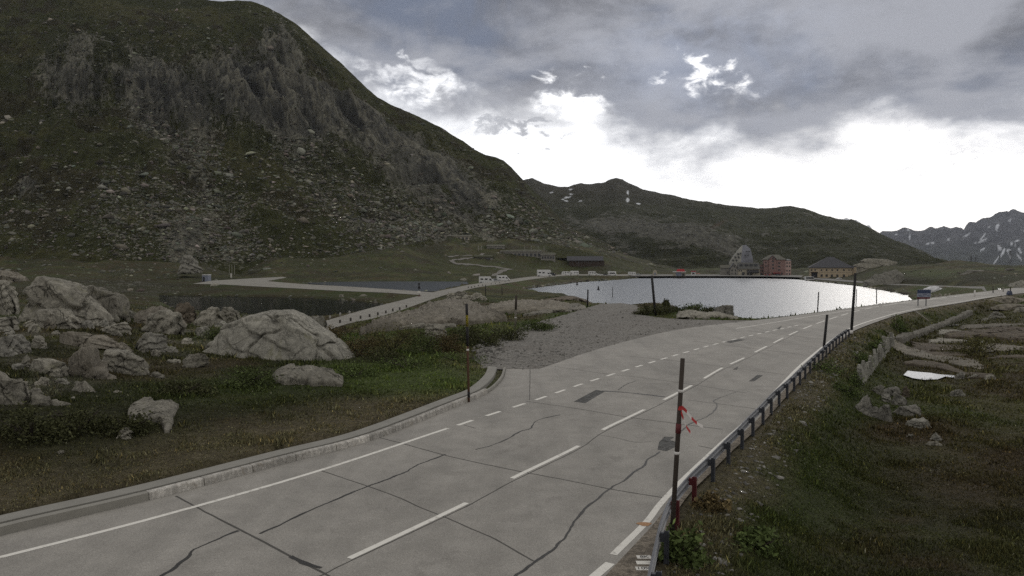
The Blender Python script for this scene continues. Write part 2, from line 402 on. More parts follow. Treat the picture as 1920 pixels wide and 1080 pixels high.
def m_ground():
    g = N('moor turf'); v = g.pos()
    c = g.attr('Col')
    f = g.noise(v, 4.5, 8, .75); f2 = g.noise(v, 1.1, 6, .7, .5); f3 = g.noise(v, 14, 5, .7)
    col = g.mix(1.0, c, g.ramp(f, [(.3, .45), (.7, 1.5)]), 'MULTIPLY')
    col = g.mix(1.0, col, g.ramp(f2, [(.3, .7), (.7, 1.3)]), 'MULTIPLY')
    st = g.attr('stone', 'Fac')
    vs = g.vor(v, 1.6, 'F1'); m = g.math('LESS_THAN', vs, g.math('MULTIPLY', st, .4))
    col = g.mix(m, col, g.ramp(f3, [(.3, (.09, .085, .07)), (.7, (.2, .19, .16))]))
    n = g.bump(f, .8, .25); n = g.bump(f3, .6, .08, n)
    return g.done(col, .95, n, spec=.1)

def m_mountain(name='mountain slope', sc=1.0, rockc=(.19, .184, .145)):
    g = N(name); v = g.pos()
    c = g.attr('Col'); rk = g.attr('rock', 'Fac')
    vst = g.pos((1, .55, .33), (0, 0, .35))
    f = g.noise(v, .09*sc, 8, .72, .4); f2 = g.noise(v, .3*sc, 7, .75); f3 = g.noise(vst, .13*sc, 8, .72, 1.0)
    grass = g.mix(1.0, c, g.ramp(f2, [(.32, .45), (.68, 1.45)]), 'MULTIPLY')
    grass = g.mix(1.0, grass, g.ramp(f, [(.3, .7), (.7, 1.3)]), 'MULTIPLY')
    rc = g.ramp(f3, [(.3, tuple(x*.28 for x in rockc)), (.47, tuple(x*.7 for x in rockc)), (.6, rockc), (.75, tuple(x*1.5 for x in rockc))])
    e = g.ramp(g.vor(vst, .22*sc), [(0, .25), (.08, 1)])
    rc = g.mix(.8, rc, e, 'MULTIPLY'); rib = g.attr('rib', 'Fac')
    cl = g.attr('cliff', 'Fac'); rc = g.mix(g.math('MULTIPLY', cl, .85, True), rc, g.ramp(g.math('ADD', g.math('MULTIPLY', f3, .62), g.math('MULTIPLY', rib, .38)), [(.34, (.012, .013, .014)), (.46, (.042, .044, .043)), (.56, (.09, .089, .08)), (.66, (.21, .20, .16))]))
    thr = g.math('ADD', rk, g.math('SUBTRACT', f2, .5)); thr = g.math('ADD', thr, g.math('MULTIPLY', g.math('SUBTRACT', f3, .5), 1.1))
    m = g.ramp(thr, [(.46, 0), (.56, 1)])
    col = g.mix(m, grass, rc)
    n = g.bump(f3, 1.0, 3.0/sc); n = g.bump(f2, .9, 1.4/sc, n)
    return g.done(col, .95, n, spec=.05)

def m_concrete():
    g = N('worn concrete'); v = g.pos()
    big = g.noise(v, .18, 5, .6, .3); mid = g.noise(v, 1.2, 7, .65); fine = g.noise(v, 30, 4, .75); trk = g.noise(g.pos((.5, .06, 1), (0, 0, .5)), 1.6, 5, .6)
    col = g.ramp(big, [(.3, (.262, .25, .23)), (.7, (.338, .321, .294))])
    col = g.mix(1.0, col, g.ramp(mid, [(.3, .86), (.7, 1.1)]), 'MULTIPLY')
    col = g.mix(1.0, col, g.ramp(fine, [(.3, .78), (.7, 1.18)]), 'MULTIPLY')
    col = g.mix(1.0, col, g.ramp(trk, [(.35, .88), (.6, 1.04)]), 'MULTIPLY')
    stn = g.noise(v, .7, 6, .7, 1.2)
    lon = g.noise(v, .35, 5, .7, .6); tr_ = g.math('MULTIPLY', g.attr('track', 'Fac'), g.ramp(lon, [(.3, .25), (.7, 1)])); col = g.mix(g.math('MULTIPLY', tr_, .26, True), col, (.15, .14, .125))
    ol_ = g.math('MULTIPLY', g.attr('oil', 'Fac'), g.ramp(g.noise(v, .9, 6, .75), [(.5, 0), (.62, 1)])); col = g.mix(g.math('MULTIPLY', ol_, .35, True), col, (.11, .10, .09))
    agg = g.vor(v, 55, 'F1', 'Color'); bw = g.n('ShaderNodeRGBToBW'); g.l(agg, bw.inputs[0]); col = g.mix(1.0, col, g.ramp(bw.outputs[0], [(.2, .84), (.8, 1.14)]), 'MULTIPLY')
    col = g.mix(g.ramp(stn, [(.62, 0), (.75, .35)]), col, (.13, .12, .105))
    return g.done(col, .85, g.bump(fine, .35, .01), spec=.25)

def m_gravel(name='gravel', c=(.16, .15, .135)):
    g = N(name); v = g.pos()
    big = g.noise(v, .22, 6, .65, .4); vo = g.vor(v, 9, 'F1', 'Color'); f = g.noise(v, 16, 6, .8)
    bw = g.n('ShaderNodeRGBToBW'); g.l(vo, bw.inputs[0])
    col = g.mix(big, tuple(x*.75 for x in c), tuple(x*1.2 for x in c))
    col = g.mix(1.0, col, g.ramp(bw.outputs[0], [(.2, .7), (.8, 1.35)]), 'MULTIPLY')
    col = g.mix(1.0, col, g.ramp(f, [(.3, .55), (.72, 1.5)]), 'MULTIPLY')
    red = g.noise(v, .3, 5, .7, .5)
    col = g.mix(g.ramp(red, [(.5, 0), (.66, .35)]), col, (.14, .12, .105))
    return g.done(col, .95, g.bump(f, .8, .05), spec=.15)

def m_water(name, bump=.35, s1=1.0, dark=(.012, .017, .02), rough=.06, spec=.5):
    g = N(name); v = g.pos((1, .6, 1), (0, 0, .4))
    a = g.noise(v, .9*s1, 4, .65, .3); b = g.noise(v, 3.2*s1, 3, .6)
    n = g.bump(a, bump, .22); n = g.bump(b, bump*.8, .05, n)
    g.b.inputs['IOR'].default_value = 1.33
    g.done(dark, rough, n if bump > 0 else None, spec=spec)
    return g.m

M = {}
M['ground'] = m_ground()
M['mountain'] = m_mountain()
M['hill'] = m_mountain('far hill slope', .55, (.14, .137, .112))
M['concrete'] = m_concrete()
M['gravel'] = m_gravel('gravel', (.185, .176, .162))
M['path'] = m_gravel('pale path gravel', (.26, .25, .225))
M['asphalt'] = m_gravel('grey quay asphalt', (.2, .195, .185))
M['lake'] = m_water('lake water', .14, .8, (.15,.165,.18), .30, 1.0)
M['pond'] = m_water('pond water', .0, .7, (.016, .018, .018), .07, .04); M['pond'].node_tree.nodes['Principled BSDF'].inputs['IOR'].default_value = 1.12
M['pond2'] = m_water('rippled pond water', .05, .9, (.03, .037, .042), .42)
M['rock'] = m_rock('granite boulder')
M['rock_grey'] = m_rock('grey speckled granite', (.38, .365, .318), (.125, .122, .108), .7, 1.0)
M['slab'] = m_rock('polished granite slab', (.31, .282, .235), (.14, .125, .10), .6, .8, stretch=(.35, 1, 1), rot=(0, 0, .25))
M['slab_brown'] = m_rock('brown lichen slab', (.19, .16, .125), (.075, .058, .045), .65, .8, stretch=(.3, 1, 1))
M['rock_dark'] = m_rock('dark heap granite', (.30, .288, .255), (.10, .098, .088), .65, 1.4)

# ------------------------------------------------------------------ ground sheet
PX = np.concatenate([np.arange(-1000, -100, 30), np.arange(-100, 2020, 2.3), np.arange(2020, 3000, 30)])
YR = np.concatenate([np.linspace(2.0, 9.0, 10), np.geomspace(9.1, 720, 720)])
gx, gyy = np.meshgrid((PX-960)/F, YR)
GX = gx*gyy; GY = gyy
GZ = ground_z(GX, GY)
def ground_color(X, Y):
    px, py = proj(X, Y, GZ.reshape(X.shape) if X.shape == GZ.shape else 0*X)
    n1 = fbm(X/9, Y/9, oct=4, seed=31); n2 = fbm(X/2.2, Y/2.2, oct=4, seed=41); n3 = fbm(X/30, Y/30, oct=3, seed=51)
    G = np.array([.056, .073, .023]); O = np.array([.082, .079, .036]); B = np.array([.14, .118, .078]); D = np.array([.034, .033, .019]); Rr = np.array([.058, .044, .026])
    col = np.broadcast_to(O, X.shape+(3,)).copy()
    def lay(c, w):
        nonlocal col
        w = np.clip(w, 0, 1)[..., None]; col = col*(1-w) + c*w
    lay(G, sstep(-.15, .25, n1 + .4*n2))
    lay(D, sstep(.12, .4, n3 + .5*n1)*.8)
    lay(Rr, sstep(.18, .42, -n1 + .5*n2)*.8)
    def zone(cx, cy_, rx, ry): return np.exp(-((px-cx)/rx)**2 - ((py-cy_)/ry)**2)
    dk = dist_line(X, Y, KERB)
    lay(B, (1-sstep(1.5, 5.5, dk + 3*n1 + 1.0*n2))*.85*(X < 0.5))                     # dry turf beside the kerb
    lay(G*1.35, zone(800, 715, 170, 35)*1.1 + zone(690, 700, 120, 25) - .2*n2 - .15)
    lay(G*1.9, zone(980, 628, 130, 13)*.9*(px < 1110))
    lay(D, zone(80, 800, 160, 60)*.9); lay(G*.8, zone(450, 730, 180, 30)*.8)
    lay(G*.82, zone(1400, 900, 260, 230)*1.0 + zone(1620, 700, 110, 80)*.8 - .25*n2)
    lay(Rr, (zone(1850, 880, 190, 90) + zone(1700, 810, 90, 22) + zone(1790, 690, 160, 50))*(.75 + 1.2*n1))
    lay(Rr*.95, zone(1850, 620, 150, 45)*(.7+n1)); lay(G*.8, zone(1700, 590, 150, 25)*.7)
    lay(B*.85, (1-sstep(.4, 2.4, dist_line(X, Y, ROAD_R) + 1.5*n2))*(X > 0)*.85)       # gravelly verge behind the rail
    lay(G*1.05, zone(900, 500, 300, 14)*.75 + zone(1350, 503, 160, 6)*.8)
    lay(D*.85, zone(200, 540, 330, 22)*.8); lay(D, zone(560, 562, 230, 14)*.7)
    lay(G*1.1, zone(1740, 515, 60, 9)*.8); lay(D, zone(1690, 525, 60, 10) + zone(1830, 522, 30, 9))
    Bd = np.array([.115, .108, .086]); bed = (zone(150, 625, 240, 70) + zone(60, 720, 90, 40) + zone(380, 625, 80, 30))*sstep(-.12, .25, n2 + .4*n1); lay(Bd, bed*.75); lay(D*.8, zone(180, 630, 240, 80)*sstep(.0, .3, -n2)*.8)
    lay(np.array([.050, .050, .024]), (zone(860, 495, 300, 22) + zone(1250, 500, 200, 10))*sstep(.0, .35, n3 + .6*n1)*.7); lay(np.array([.05, .042, .026]), zone(900, 490, 300, 25)*sstep(.1, .4, -n3 + .5*n2)*.6)
    fr_ = sstep(280, 380, Y); lay(D*1.05, fr_*sstep(-.25, .25, -n3 + .5*n2)*.85); lay(np.array([.07, .058, .034]), fr_*sstep(.1, .4, n2 - .4*n1)*.5)
    stone = np.clip(zone(180, 540, 230, 28)*1.1 + zone(700, 560, 260, 12)*.5 + zone(1750, 515, 200, 25)*.6 + zone(930, 650, 25, 18)*1.2 + zone(450, 505, 400, 10)*.7, 0, 1)
    stone = stone*(.5 + .5*sstep(-.1, .3, n1))
    return col, stone
gc, gs = ground_color(GX, GY)
def grid_faces(nr, nc, flip=False):
    i = np.arange((nr-1)*(nc-1)); r = i//(nc-1); c = i % (nc-1); a = r*nc + c
    return np.c_[a, a+1, a+nc+1, a+nc] if not flip else np.c_[a, a+nc, a+nc+1, a+1]
ground = np_mesh('ground', np.c_[GX.ravel(), GY.ravel(), GZ.ravel()], grid_faces(*GX.shape), M['ground'], True, None,
                 {'Col': gc.reshape(-1, 3), 'stone': gs.ravel()})
tag(ground, 'uneven moorland turf on both sides of the road', 'ground', kind='structure')

# ------------------------------------------------------------------ flat sheets
def sheet(name, poly, z, mat, label, cat, jag=0.0, step=.6):
    P = np.asarray(poly, float)
    if jag:
        Q = []
        for i in range(len(P)):
            a, b = P[i], P[(i+1) % len(P)]; L = np.linalg.norm(b-a); n = max(1, int(L/step))
            for k in range(n): Q.append(a + (b-a)*k/n)
        P = np.array(Q); P = P + jag*np.c_[fbm(P[:, 0]*1.3, P[:, 1]*1.3, oct=3, seed=61), fbm(P[:, 0]*1.3+50, P[:, 1]*1.3, oct=3, seed=62)]
    V = [Vector((x, y, z)) for x, y in P]
    tris = tessellate_polygon([V])
    o = np_mesh(name, np.array([tuple(v) for v in V]), np.array(tris, dtype=np.int32), mat, False)
    bm = bmesh.new(); bm.from_mesh(o.data)
    for f in bm.faces:
        f.normal_update()
        if f.normal.z < 0: f.normal_flip()
    bm.to_mesh(o.data); bm.free()
    return tag(o, label, cat, kind='structure')
LC0 = smooth_line(poly_plan([(400,1165),(655,1047),(875,943),(960,897),(1085,836),(1130,806),(1208,768),(1300,721),(1352,691),(1395,671),(1436,650),(1500,619),(1560,597),(1620,580),(1700,566),(1780,557),(1850,551),(1900,548)]), 1.0)
def _res(P, n):
    d = np.r_[0, np.cumsum(np.linalg.norm(np.diff(P, axis=0), axis=1))]; t = np.unique(np.r_[np.linspace(0, 1, n), (d/d[-1])]); return P, d/d[-1]
_RL = np.vstack([KERB, ROAD_LFAR]); _, _tl = _res(_RL, 2); _, _tr = _res(ROAD_R, 2)
_T = np.unique(np.r_[np.linspace(0, 1, 260), _tl]); _U = np.linspace(0, 1, 46)
_A = np.c_[np.interp(_T, _tl, _RL[:, 0]), np.interp(_T, _tl, _RL[:, 1])]; _B = np.c_[np.interp(_T, _tr, ROAD_R[:, 0]), np.interp(_T, _tr, ROAD_R[:, 1])]
_G = _A[:, None]*(1-_U)[None, :, None] + _B[:, None]*_U[None, :, None]; _X, _Y = _G[..., 0].ravel(), _G[..., 1].ravel()
_dl = dist_line(_X, _Y, LC0[:, :2]); _tk = np.exp(-((_dl-.85)/.34)**2) + np.exp(-((_dl-2.45)/.38)**2); _oil = np.exp(-((_dl-1.65)/.3)**2)
o = np_mesh('road', np.c_[_X, _Y, 0*_X], grid_faces(*_G.shape[:2]), M['concrete'], False, None, {'track': _tk, 'oil': _oil})
bm = bmesh.new(); bm.from_mesh(o.data); bmesh.ops.recalc_face_normals(bm, faces=bm.faces)
for f in bm.faces:
    f.normal_update()
    if f.normal.z < 0: f.normal_flip()
bm.to_mesh(o.data); bm.free(); tag(o, 'grey concrete two lane road curving to the right past the lake', 'road', kind='structure')
sheet('gravel_lot', LAYBY, -.006, M['gravel'], 'gravel lay-by between the road and the lake', 'gravel', .35)
def strip_sheet(name, L, R, mat, label, cat):
    n = max(len(L), len(R)); t = np.linspace(0, 1, n)
    def rs(A): return np.c_[[np.interp(t, np.linspace(0, 1, len(A)), A[:, k]) for k in range(3)]].T
    A, B = rs(L), rs(R); V = np.vstack([A, B]); i = np.arange(n-1)
    o = np_mesh(name, V, np.c_[i, i+n, i+n+1, i+1], mat, True)
    return tag(o, label, cat, kind='structure')
M['shoulder'] = m_gravel('gritty brown shoulder', (.205, .178, .145))
_sl = smooth_line(np.array([gp(x, y, .003) for x, y in [(1060,1180),(1130,1086),(1172,1040),(1226,982),(1252,948),(1291,908),(1331,869),(1373,829),(1419,787),(1468,734),(1517,681),(1573,634)]]), .5); _n1 = len(_sl)
_sr = smooth_line(np.array([gp(x, y, .003) for x, y in [(1200,1200),(1222,1086),(1240,1020),(1255,982),(1291,928),(1331,888),(1371,847),(1421,802),(1471,747),(1521,692),(1574,642),(1590,630)]]), .5)
strip_sheet('road_shoulder', _sl, _sr, M['shoulder'], 'brown gritty shoulder between the edge line and the guardrail', 'shoulder')
strip_sheet('path', PATH_L, PATH_R, M['path'], 'pale lane climbing between the ponds to the parked campers', 'path')
sheet('path', CAUSEWAY, -1.7, M['path'], 'pale gravel causeway between the two ponds', 'path')
sheet('quay', QUAY, -2.79, M['asphalt'], 'paved quay along the far shore of the lake', 'quay')
strip_sheet('road', SIDE_L, SIDE_R, M['asphalt'], 'narrow side road running behind the lake', 'road')
def drape(pts, w, label):
    C = smooth_line(np.array([hit(x, y) for x, y in pts]), 2.0)[:, :2]; d = np.gradient(C, axis=0); d /= np.linalg.norm(d, axis=1)[:, None]+1e-9; n = np.c_[-d[:, 1], d[:, 0]]
    cols = []
    for o_ in np.linspace(-.5, .5, 5): Q = C + n*w*o_; cols.append(np.c_[Q, ground_z(Q[:, 0], Q[:, 1]) + .22])
    V = np.stack(cols, 1); return tag(np_mesh('footpath', V.reshape(-1, 3), grid_faces(*V.shape[:2]), M['gravel'], True), label, 'path', kind='structure')
drape([(926,517),(938,510),(950,507.5),(962,506),(942,503.5),(900,499),(872,496),(852,493.5),(846,491)], 3.4, 'pale track zigzagging up the meadow behind the campers')
drape([(846,491),(853,488.5),(868,486.5),(884,484.5),(897,481),(906,477)], 3.0, 'upper leg of the pale track below the hillside bunkers')
drape([(840,482),(860,480),(884,478)], 2.2, 'short pale path in front of the short bunker')
def grow(P, d):
    c = P.mean(0); n = P - c; return P + n/np.linalg.norm(n, axis=1)[:, None]*d
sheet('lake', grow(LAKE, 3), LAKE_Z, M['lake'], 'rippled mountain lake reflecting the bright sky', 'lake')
sheet('pond', grow(POND1, 3), POND1_Z, M['pond'], 'dark still pond behind the boulders', 'pond')
sheet('pond', grow(POND2, 3), POND2_Z, M['pond2'], 'grey rippled pond beyond the causeway', 'pond')
PUD = [[(1694,703),(1702,695),(1720,697),(1745,699),(1762,702),(1795,704),(1797,709),(1772,706),(1758,711),(1735,712),(1712,709)],
       [(1758,622.5),(1762,620),(1776,622),(1777,623.5),(1762,624)],[(1776,610.5),(1786,607.5),(1791,604.5),(1795,608),(1797,609.5),(1788,610.5),(1780,611.3)],
       [(1836,640.5),(1841,637.5),(1846,639.5),(1843,641.5)],[(1806,680),(1810,677),(1814,679),(1810,681)],[(1798,638),(1812,638.5),(1813,640.5),(1800,640)]]
M['puddle'] = m_water('bog pool water', .03, 1.0, (.02, .022, .022), .03)
for i, (p, lb) in enumerate(zip(PUD, ['bright bog pool behind the heap of broken boulders', 'thin bright pool on the brown slabs nearest the dry stone wall', 'small white bog pool beyond the brown slabs', 'tiny bright pool beside the green hummock', 'dot of bright water on the long pale slab', 'narrow bright pool at the end of a pale slab'])):
    zs = [hit(x, y)[2] for x, y in p]; zz = max(zs) + .05
    sheet('puddle', np.array([gp(x, y, zz)[:2] for x, y in p]), zz, M['puddle'], lb, 'pool')

# ------------------------------------------------------------------ left mountain
FT = np.array(FOOT, float)
CR = np.array([(-700,-160,900),(-200,-70,900),(0,-40,900),(200,-22,900),(300,-12,900),(380,-3,900),(420,3,900),(450,0,900),(475,2,898),(500,10,895),(530,25,890),(560,45,885),(585,66,880),(610,90,875),(640,115,870),(665,140,865),(690,165,860),(710,182,855),(730,194,850),(755,205,846),(780,215,842),(805,228,838),(830,240,834),(850,254,830),(870,265,825),(890,280,820),(910,290,815),(930,295,812),(945,301,808),(960,315,804),(980,337,800),(995,352,797),(1010,366,794),(1025,382,790),(1040,398,786),(1060,420,780),(1075,431,776),(1110,443,765),(1150,462,755),(1190,488,745),(1230,500,740),(1260,508,735)], float)
def table(T, px): return np.interp(px, T[:, 0], T[:, 1]), np.interp(px, T[:, 0], T[:, 2])
def zone2(px, py, cx, cy_, rx, ry, ang=0.0):
    c, s = math.cos(ang), math.sin(ang); a = (px-cx)*c + (py-cy_)*s; b = -(px-cx)*s + (py-cy_)*c
    return np.exp(-(a/rx)**2 - (b/ry)**2)
def mtn(px, s):
    """slope point for azimuth column px and s from foot 0 to crest 1 -> X,Y,Z, cliff mask, scree mask"""
    px = np.asarray(px, float); s = np.asarray(s, float)
    fpy, fY = table(FT, px); cpy, cY = table(CR, px)
    zf = gY(px, fpy, fY)[2]; zc = gY(px, cpy, cY)[2]
    g = np.where(s <= 1, s*(.78+.22*np.clip(s, 0, 1)), 1 - (s-1)*1.2)
    Y = fY + (cY-fY)*s; Z = zf + (zc-zf)*g - np.where(s < 0, 40*s*s+6*(-s), 0)
    u = (px-960)/F; X = u*Y
    qx, qy = proj(X, Y, Z)
    hgt = np.clip((zc-zf)/250, .02, 1)
    cliff = (zone2(qx, qy, 300, 175, 120, 60, .35)*1.0 + zone2(qx, qy, 480, 180, 90, 75, .6)*1.0 + zone2(qx, qy, 590, 215, 80, 55, .6) + zone2(qx, qy, 800, 320, 140, 55, .55)*.9
             + zone2(qx, qy, 130, 170, 70, 60)*.6 + zone2(qx, qy, 540, 60, 60, 50, .8)*.5 + zone2(qx, qy, 50, 355, 30, 22)*.8 + zone2(qx, qy, 900, 400, 60, 50, .6)*.4 + zone2(qx, qy, 350, 455, 25, 35, .6)*.7
             + zone2(qx, qy, 820, 475, 40, 25)*.6 + zone2(qx, qy, 700, 240, 60, 30, .6)*.6)
    cliff = np.clip(cliff, 0, 1)
    # coordinates along / across the fall line (strata lean to the right going down)
    ds = s*(cY-fY); a = X + ds*.55; b = ds*.8 - X*.2
    edge = np.clip((1-s)*6, 0, 1)*np.clip(s*5, 0, 1)
    r1 = fbm(a/17, b/60, oct=5, seed=71, ridged=True, gain=.55); r2 = fbm(X/42, ds/42, oct=5, seed=72); r3 = fbm(a/5, b/13, oct=4, seed=73, ridged=True)
    step = fbm(X/90, ds/26, oct=4, seed=74)
    gul = fbm(a/38 + .8*r2, b/240, oct=3, seed=77, ridged=True)
    d = edge*hgt*(7*gul + cliff*(16*r1 + 7*r3 + 15*step) + (1-cliff)*(3.4*r1 + 1.2*r3) + 12*r2 + 5*step) + np.clip((1.03-s)*30, .12, 1)*hgt*1.3*fbm(X/9, ds/9, oct=4, seed=75)
    Y = Y - .55*d; Z = Z + .65*d; X = u*Y
    streak = fbm(a/26, b/150, oct=4, seed=76)
    scree = (zone2(qx, qy, 140, 400, 190, 75)*1.15 + zone2(qx, qy, 350, 420, 150, 60, .2)*.9 + zone2(qx, qy, 620, 390, 230, 60, .5)*1.1 + zone2(qx, qy, 560, 300, 70, 80, .8)*.5
             + zone2(qx, qy, 760, 410, 130, 40, .35)*.8 + zone2(qx, qy, 960, 420, 70, 40, .5)*.8 + zone2(qx, qy, 310, 260, 130, 25, .75)*.8 + zone2(qx, qy, 450, 350, 190, 20, .62)*.8 + zone2(qx, qy, 1010, 455, 70, 22)*.6 + zone2(qx, qy, 250, 80, 250, 60)*.35 + zone2(qx, qy, 500, 475, 260, 25)*.6 + zone2(qx, qy, 70, 250, 120, 60)*.35)
    scree = np.clip(scree*(.55 + 1.3*np.clip(streak+.25, 0, 1)), 0, 1.2)
    return X, Y, Z, cliff, scree, streak, r1, qx, qy
mpx = np.concatenate([np.arange(-700, -60, 12), np.arange(-60, 1262, 1.55)]); ms = np.concatenate([[-.25, -.12], np.linspace(-.05, 1.0, 470), [1.02, 1.06, 1.15, 1.4]])
MPX, MS = np.meshgrid(mpx, ms)
mX, mY, mZ, mcl, msc, mst, mr1, mqx, mqy = mtn(MPX, MS)
n1 = fbm(mX/40, mY/40, oct=4, seed=81); n2 = fbm(mX/12, mY/12, oct=3, seed=82)
gcol = np.array([.046, .050, .020])[None, None]*(1+.35*n1[..., None]) + np.array([.012, .010, .004])*np.clip(n2, 0, 1)[..., None]
lt = (sstep(.05, .4, fbm(mX/70, mY/25, oct=5, seed=84))*np.clip(1-mcl, 0, 1)*.75)[..., None]; gcol = gcol*(1-lt) + np.array([.072, .070, .030])*lt
heath = sstep(.1, .4, n1 - .6*n2)[..., None]*.6; gcol = gcol*(1-heath) + np.array([.036, .028, .019])*heath
rock = np.clip(.13 + .62*mcl + .16*np.clip(msc, 0, 1) + .22*np.clip(mst, -.5, 1) + .14*np.clip(mr1, -1, 1), 0, 1)
mountain = np_mesh('mountain', np.c_[mX.ravel(), mY.ravel(), mZ.ravel()], grid_faces(*MPX.shape), M['mountain'], True, None, {'Col': gcol.reshape(-1, 3), 'rock': rock.ravel(), 'cliff': mcl.ravel(), 'rib': np.clip(.5+.5*mr1, 0, 1).ravel()})
tag(mountain, 'dark steep grass and rock mountainside with cliff bands on the left', 'mountain', kind='structure')

# ------------------------------------------------------------------ hills and far ranges
def range_mesh(name, foot, mids, crest, mat, label, colf, rockf, px_step, rows, amp, seed, sky=0.6, rsc=1.0):
    T = [np.array(foot, float)] + [np.array(m, float) for m in mids] + [np.array(crest, float)]
    pxs = np.arange(max(t[0, 0] for t in T), min(t[-1, 0] for t in T)+.1, px_step)
    knots = []
    for t in T:
        py, Y = table(t, pxs); knots.append((Y, gY(pxs, py, Y)[2]))
    k = len(knots); s = np.concatenate([np.linspace(0, k-1, rows), [k-1+.04, k-1+.12, k-1+.3]])
    Ys, Zs = [], []
    for q in s:
        i = min(int(q), k-2); f = q - i
        fz = f if f <= 1 else 1 - (f-1)*1.4
        Ys.append(knots[i][0]*(1-f) + knots[i+1][0]*f); Zs.append(knots[i][1]*(1-fz) + knots[i+1][1]*fz)
    Y = np.array(Ys); Z = np.array(Zs); u = ((pxs-960)/F)[None]
    for _ in range(6):                                            # round the knots off
        Z[1:-5] = .25*Z[:-6] + .5*Z[1:-5] + .25*Z[2:-4]
    X = u*Y; e = np.clip((k-1-s)*4, 0, 1)[:, None]*np.clip(s*6, 0, 1)[:, None]
    L = Y.mean()
    r = fbm(X/L*16*rsc, Y/L*16*rsc, oct=6, seed=seed, ridged=True, gain=.55); r2 = fbm(X/L*7*rsc, Y/L*7*rsc, oct=4, seed=seed+5)
    d = amp*(e*(r*.6 + r2) + np.clip(1-(k-1-s)*4, 0, 1)[:, None]*sky*fbm(X/L*40, Y/L*3, oct=5, seed=seed+9, ridged=False))
    Z = Z + d
    qx, qy = proj(X, Y, Z)
    col = colf(X, Y, qx, qy, r, r2); rk = rockf(X, Y, qx, qy, r, r2)
    o = np_mesh(name, np.c_[X.ravel(), Y.ravel(), Z.ravel()], grid_faces(*X.shape), mat, True, None, {'Col': col.reshape(-1, 3), 'rock': rk.ravel()})
    return tag(o, label, name, kind='structure')
def snowmask(qx, qy, spots):
    m = np.zeros(qx.shape)
    for cx, cy_, rx, ry, an in spots: m = np.maximum(m, zone2(qx, qy, cx, cy_, rx, ry, an))
    return m
SN1 = [(1064,370,7,1.6,-.2),(1071,364,4,1.2,.2),(1055,374,2.5,1.2,0),(1177,361,1.2,5,0),(1177,375,3.0,4.5,0),(1197,382,4.5,1.4,.1),(1034,361,4,1,-.3),(1088,377,4,.9,0),(1070,355,4,1,0),(1062,377,5,.8,.2)]
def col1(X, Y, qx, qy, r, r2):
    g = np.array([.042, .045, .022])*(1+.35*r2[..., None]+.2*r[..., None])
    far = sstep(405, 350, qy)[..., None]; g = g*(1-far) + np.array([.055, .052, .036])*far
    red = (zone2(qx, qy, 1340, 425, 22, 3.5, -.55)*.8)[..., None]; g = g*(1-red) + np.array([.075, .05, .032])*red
    w = np.clip((snowmask(qx, qy, SN1) - .35)*8, 0, 1)[..., None]
    return g*(1-w) + np.array([.75, .78, .82])*w
def rock1(X, Y, qx, qy, r, r2):
    k = .24 + .26*r + .12*r2 + zone2(qx, qy, 1270, 440, 110, 16, .15)*.55 + zone2(qx, qy, 1350, 462, 60, 12, .5)*.5 + zone2(qx, qy, 1150, 420, 130, 22)*.22 + zone2(qx, qy, 1180, 470, 60, 12, .6)*.3 + zone2(qx, qy, 1250, 465, 50, 4)*.3
    w = np.clip((snowmask(qx, qy, SN1) - .3)*8, 0, 1)
    return np.clip(k, 0, 1)*(1-w) - w
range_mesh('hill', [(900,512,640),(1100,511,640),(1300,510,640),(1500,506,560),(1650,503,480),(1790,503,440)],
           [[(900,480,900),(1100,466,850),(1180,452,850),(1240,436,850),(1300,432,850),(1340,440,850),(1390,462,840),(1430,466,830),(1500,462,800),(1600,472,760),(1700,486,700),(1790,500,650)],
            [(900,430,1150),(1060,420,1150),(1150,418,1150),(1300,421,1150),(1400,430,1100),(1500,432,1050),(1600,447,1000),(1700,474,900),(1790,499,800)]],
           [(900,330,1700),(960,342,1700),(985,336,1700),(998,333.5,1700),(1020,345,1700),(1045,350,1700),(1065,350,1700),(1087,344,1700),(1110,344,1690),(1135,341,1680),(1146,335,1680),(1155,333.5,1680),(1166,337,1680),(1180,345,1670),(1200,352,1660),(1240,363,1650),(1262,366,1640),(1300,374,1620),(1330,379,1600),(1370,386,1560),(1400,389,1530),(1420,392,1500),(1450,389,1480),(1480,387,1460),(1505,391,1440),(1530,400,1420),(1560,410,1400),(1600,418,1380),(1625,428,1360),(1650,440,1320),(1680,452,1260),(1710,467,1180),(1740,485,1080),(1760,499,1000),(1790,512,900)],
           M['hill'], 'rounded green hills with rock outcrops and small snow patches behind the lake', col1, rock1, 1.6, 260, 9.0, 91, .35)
SN2 = [(1703,431,3,1.2,.5),(1706,444,1.5,5,0),(1745,456,9,1.5,-.15),(1778,449,3,2,.3),(1812,441,8,1.5,-.5),(1838,452,14,1.7,-.35),(1842,445,10,1.3,-.9),(1870,425,3,6,.4),(1893,413,3,1.5,-.4),(1840,468,8,1.6,-.5),(1874,465,3,6,-.5),(1880,474,2,9,.45),(1890,470,5,1.5,-.3),(1898,458,9,1.6,.4),(1912,470,2.5,6,-.5),(1906,452,6,1.3,-.4),(1868,488,1.2,10,.6),(1893,480,1.3,6,-.4),(1911,482,1.4,8,-.7),(1917,432,4,1.5,.3),(1680,440,4,.9,-.2),(1855,425,3,1,-.4),(1845,497,5,1.4,0)]
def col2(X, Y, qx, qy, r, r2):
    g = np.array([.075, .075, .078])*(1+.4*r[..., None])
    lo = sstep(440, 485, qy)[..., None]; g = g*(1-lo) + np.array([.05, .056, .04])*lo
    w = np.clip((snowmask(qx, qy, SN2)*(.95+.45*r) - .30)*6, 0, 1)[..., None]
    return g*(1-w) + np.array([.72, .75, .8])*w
def rock2(X, Y, qx, qy, r, r2): return np.clip(.1 + .1*r, 0, 1) - 2*np.clip((snowmask(qx, qy, SN2) - .25)*8, 0, 1)
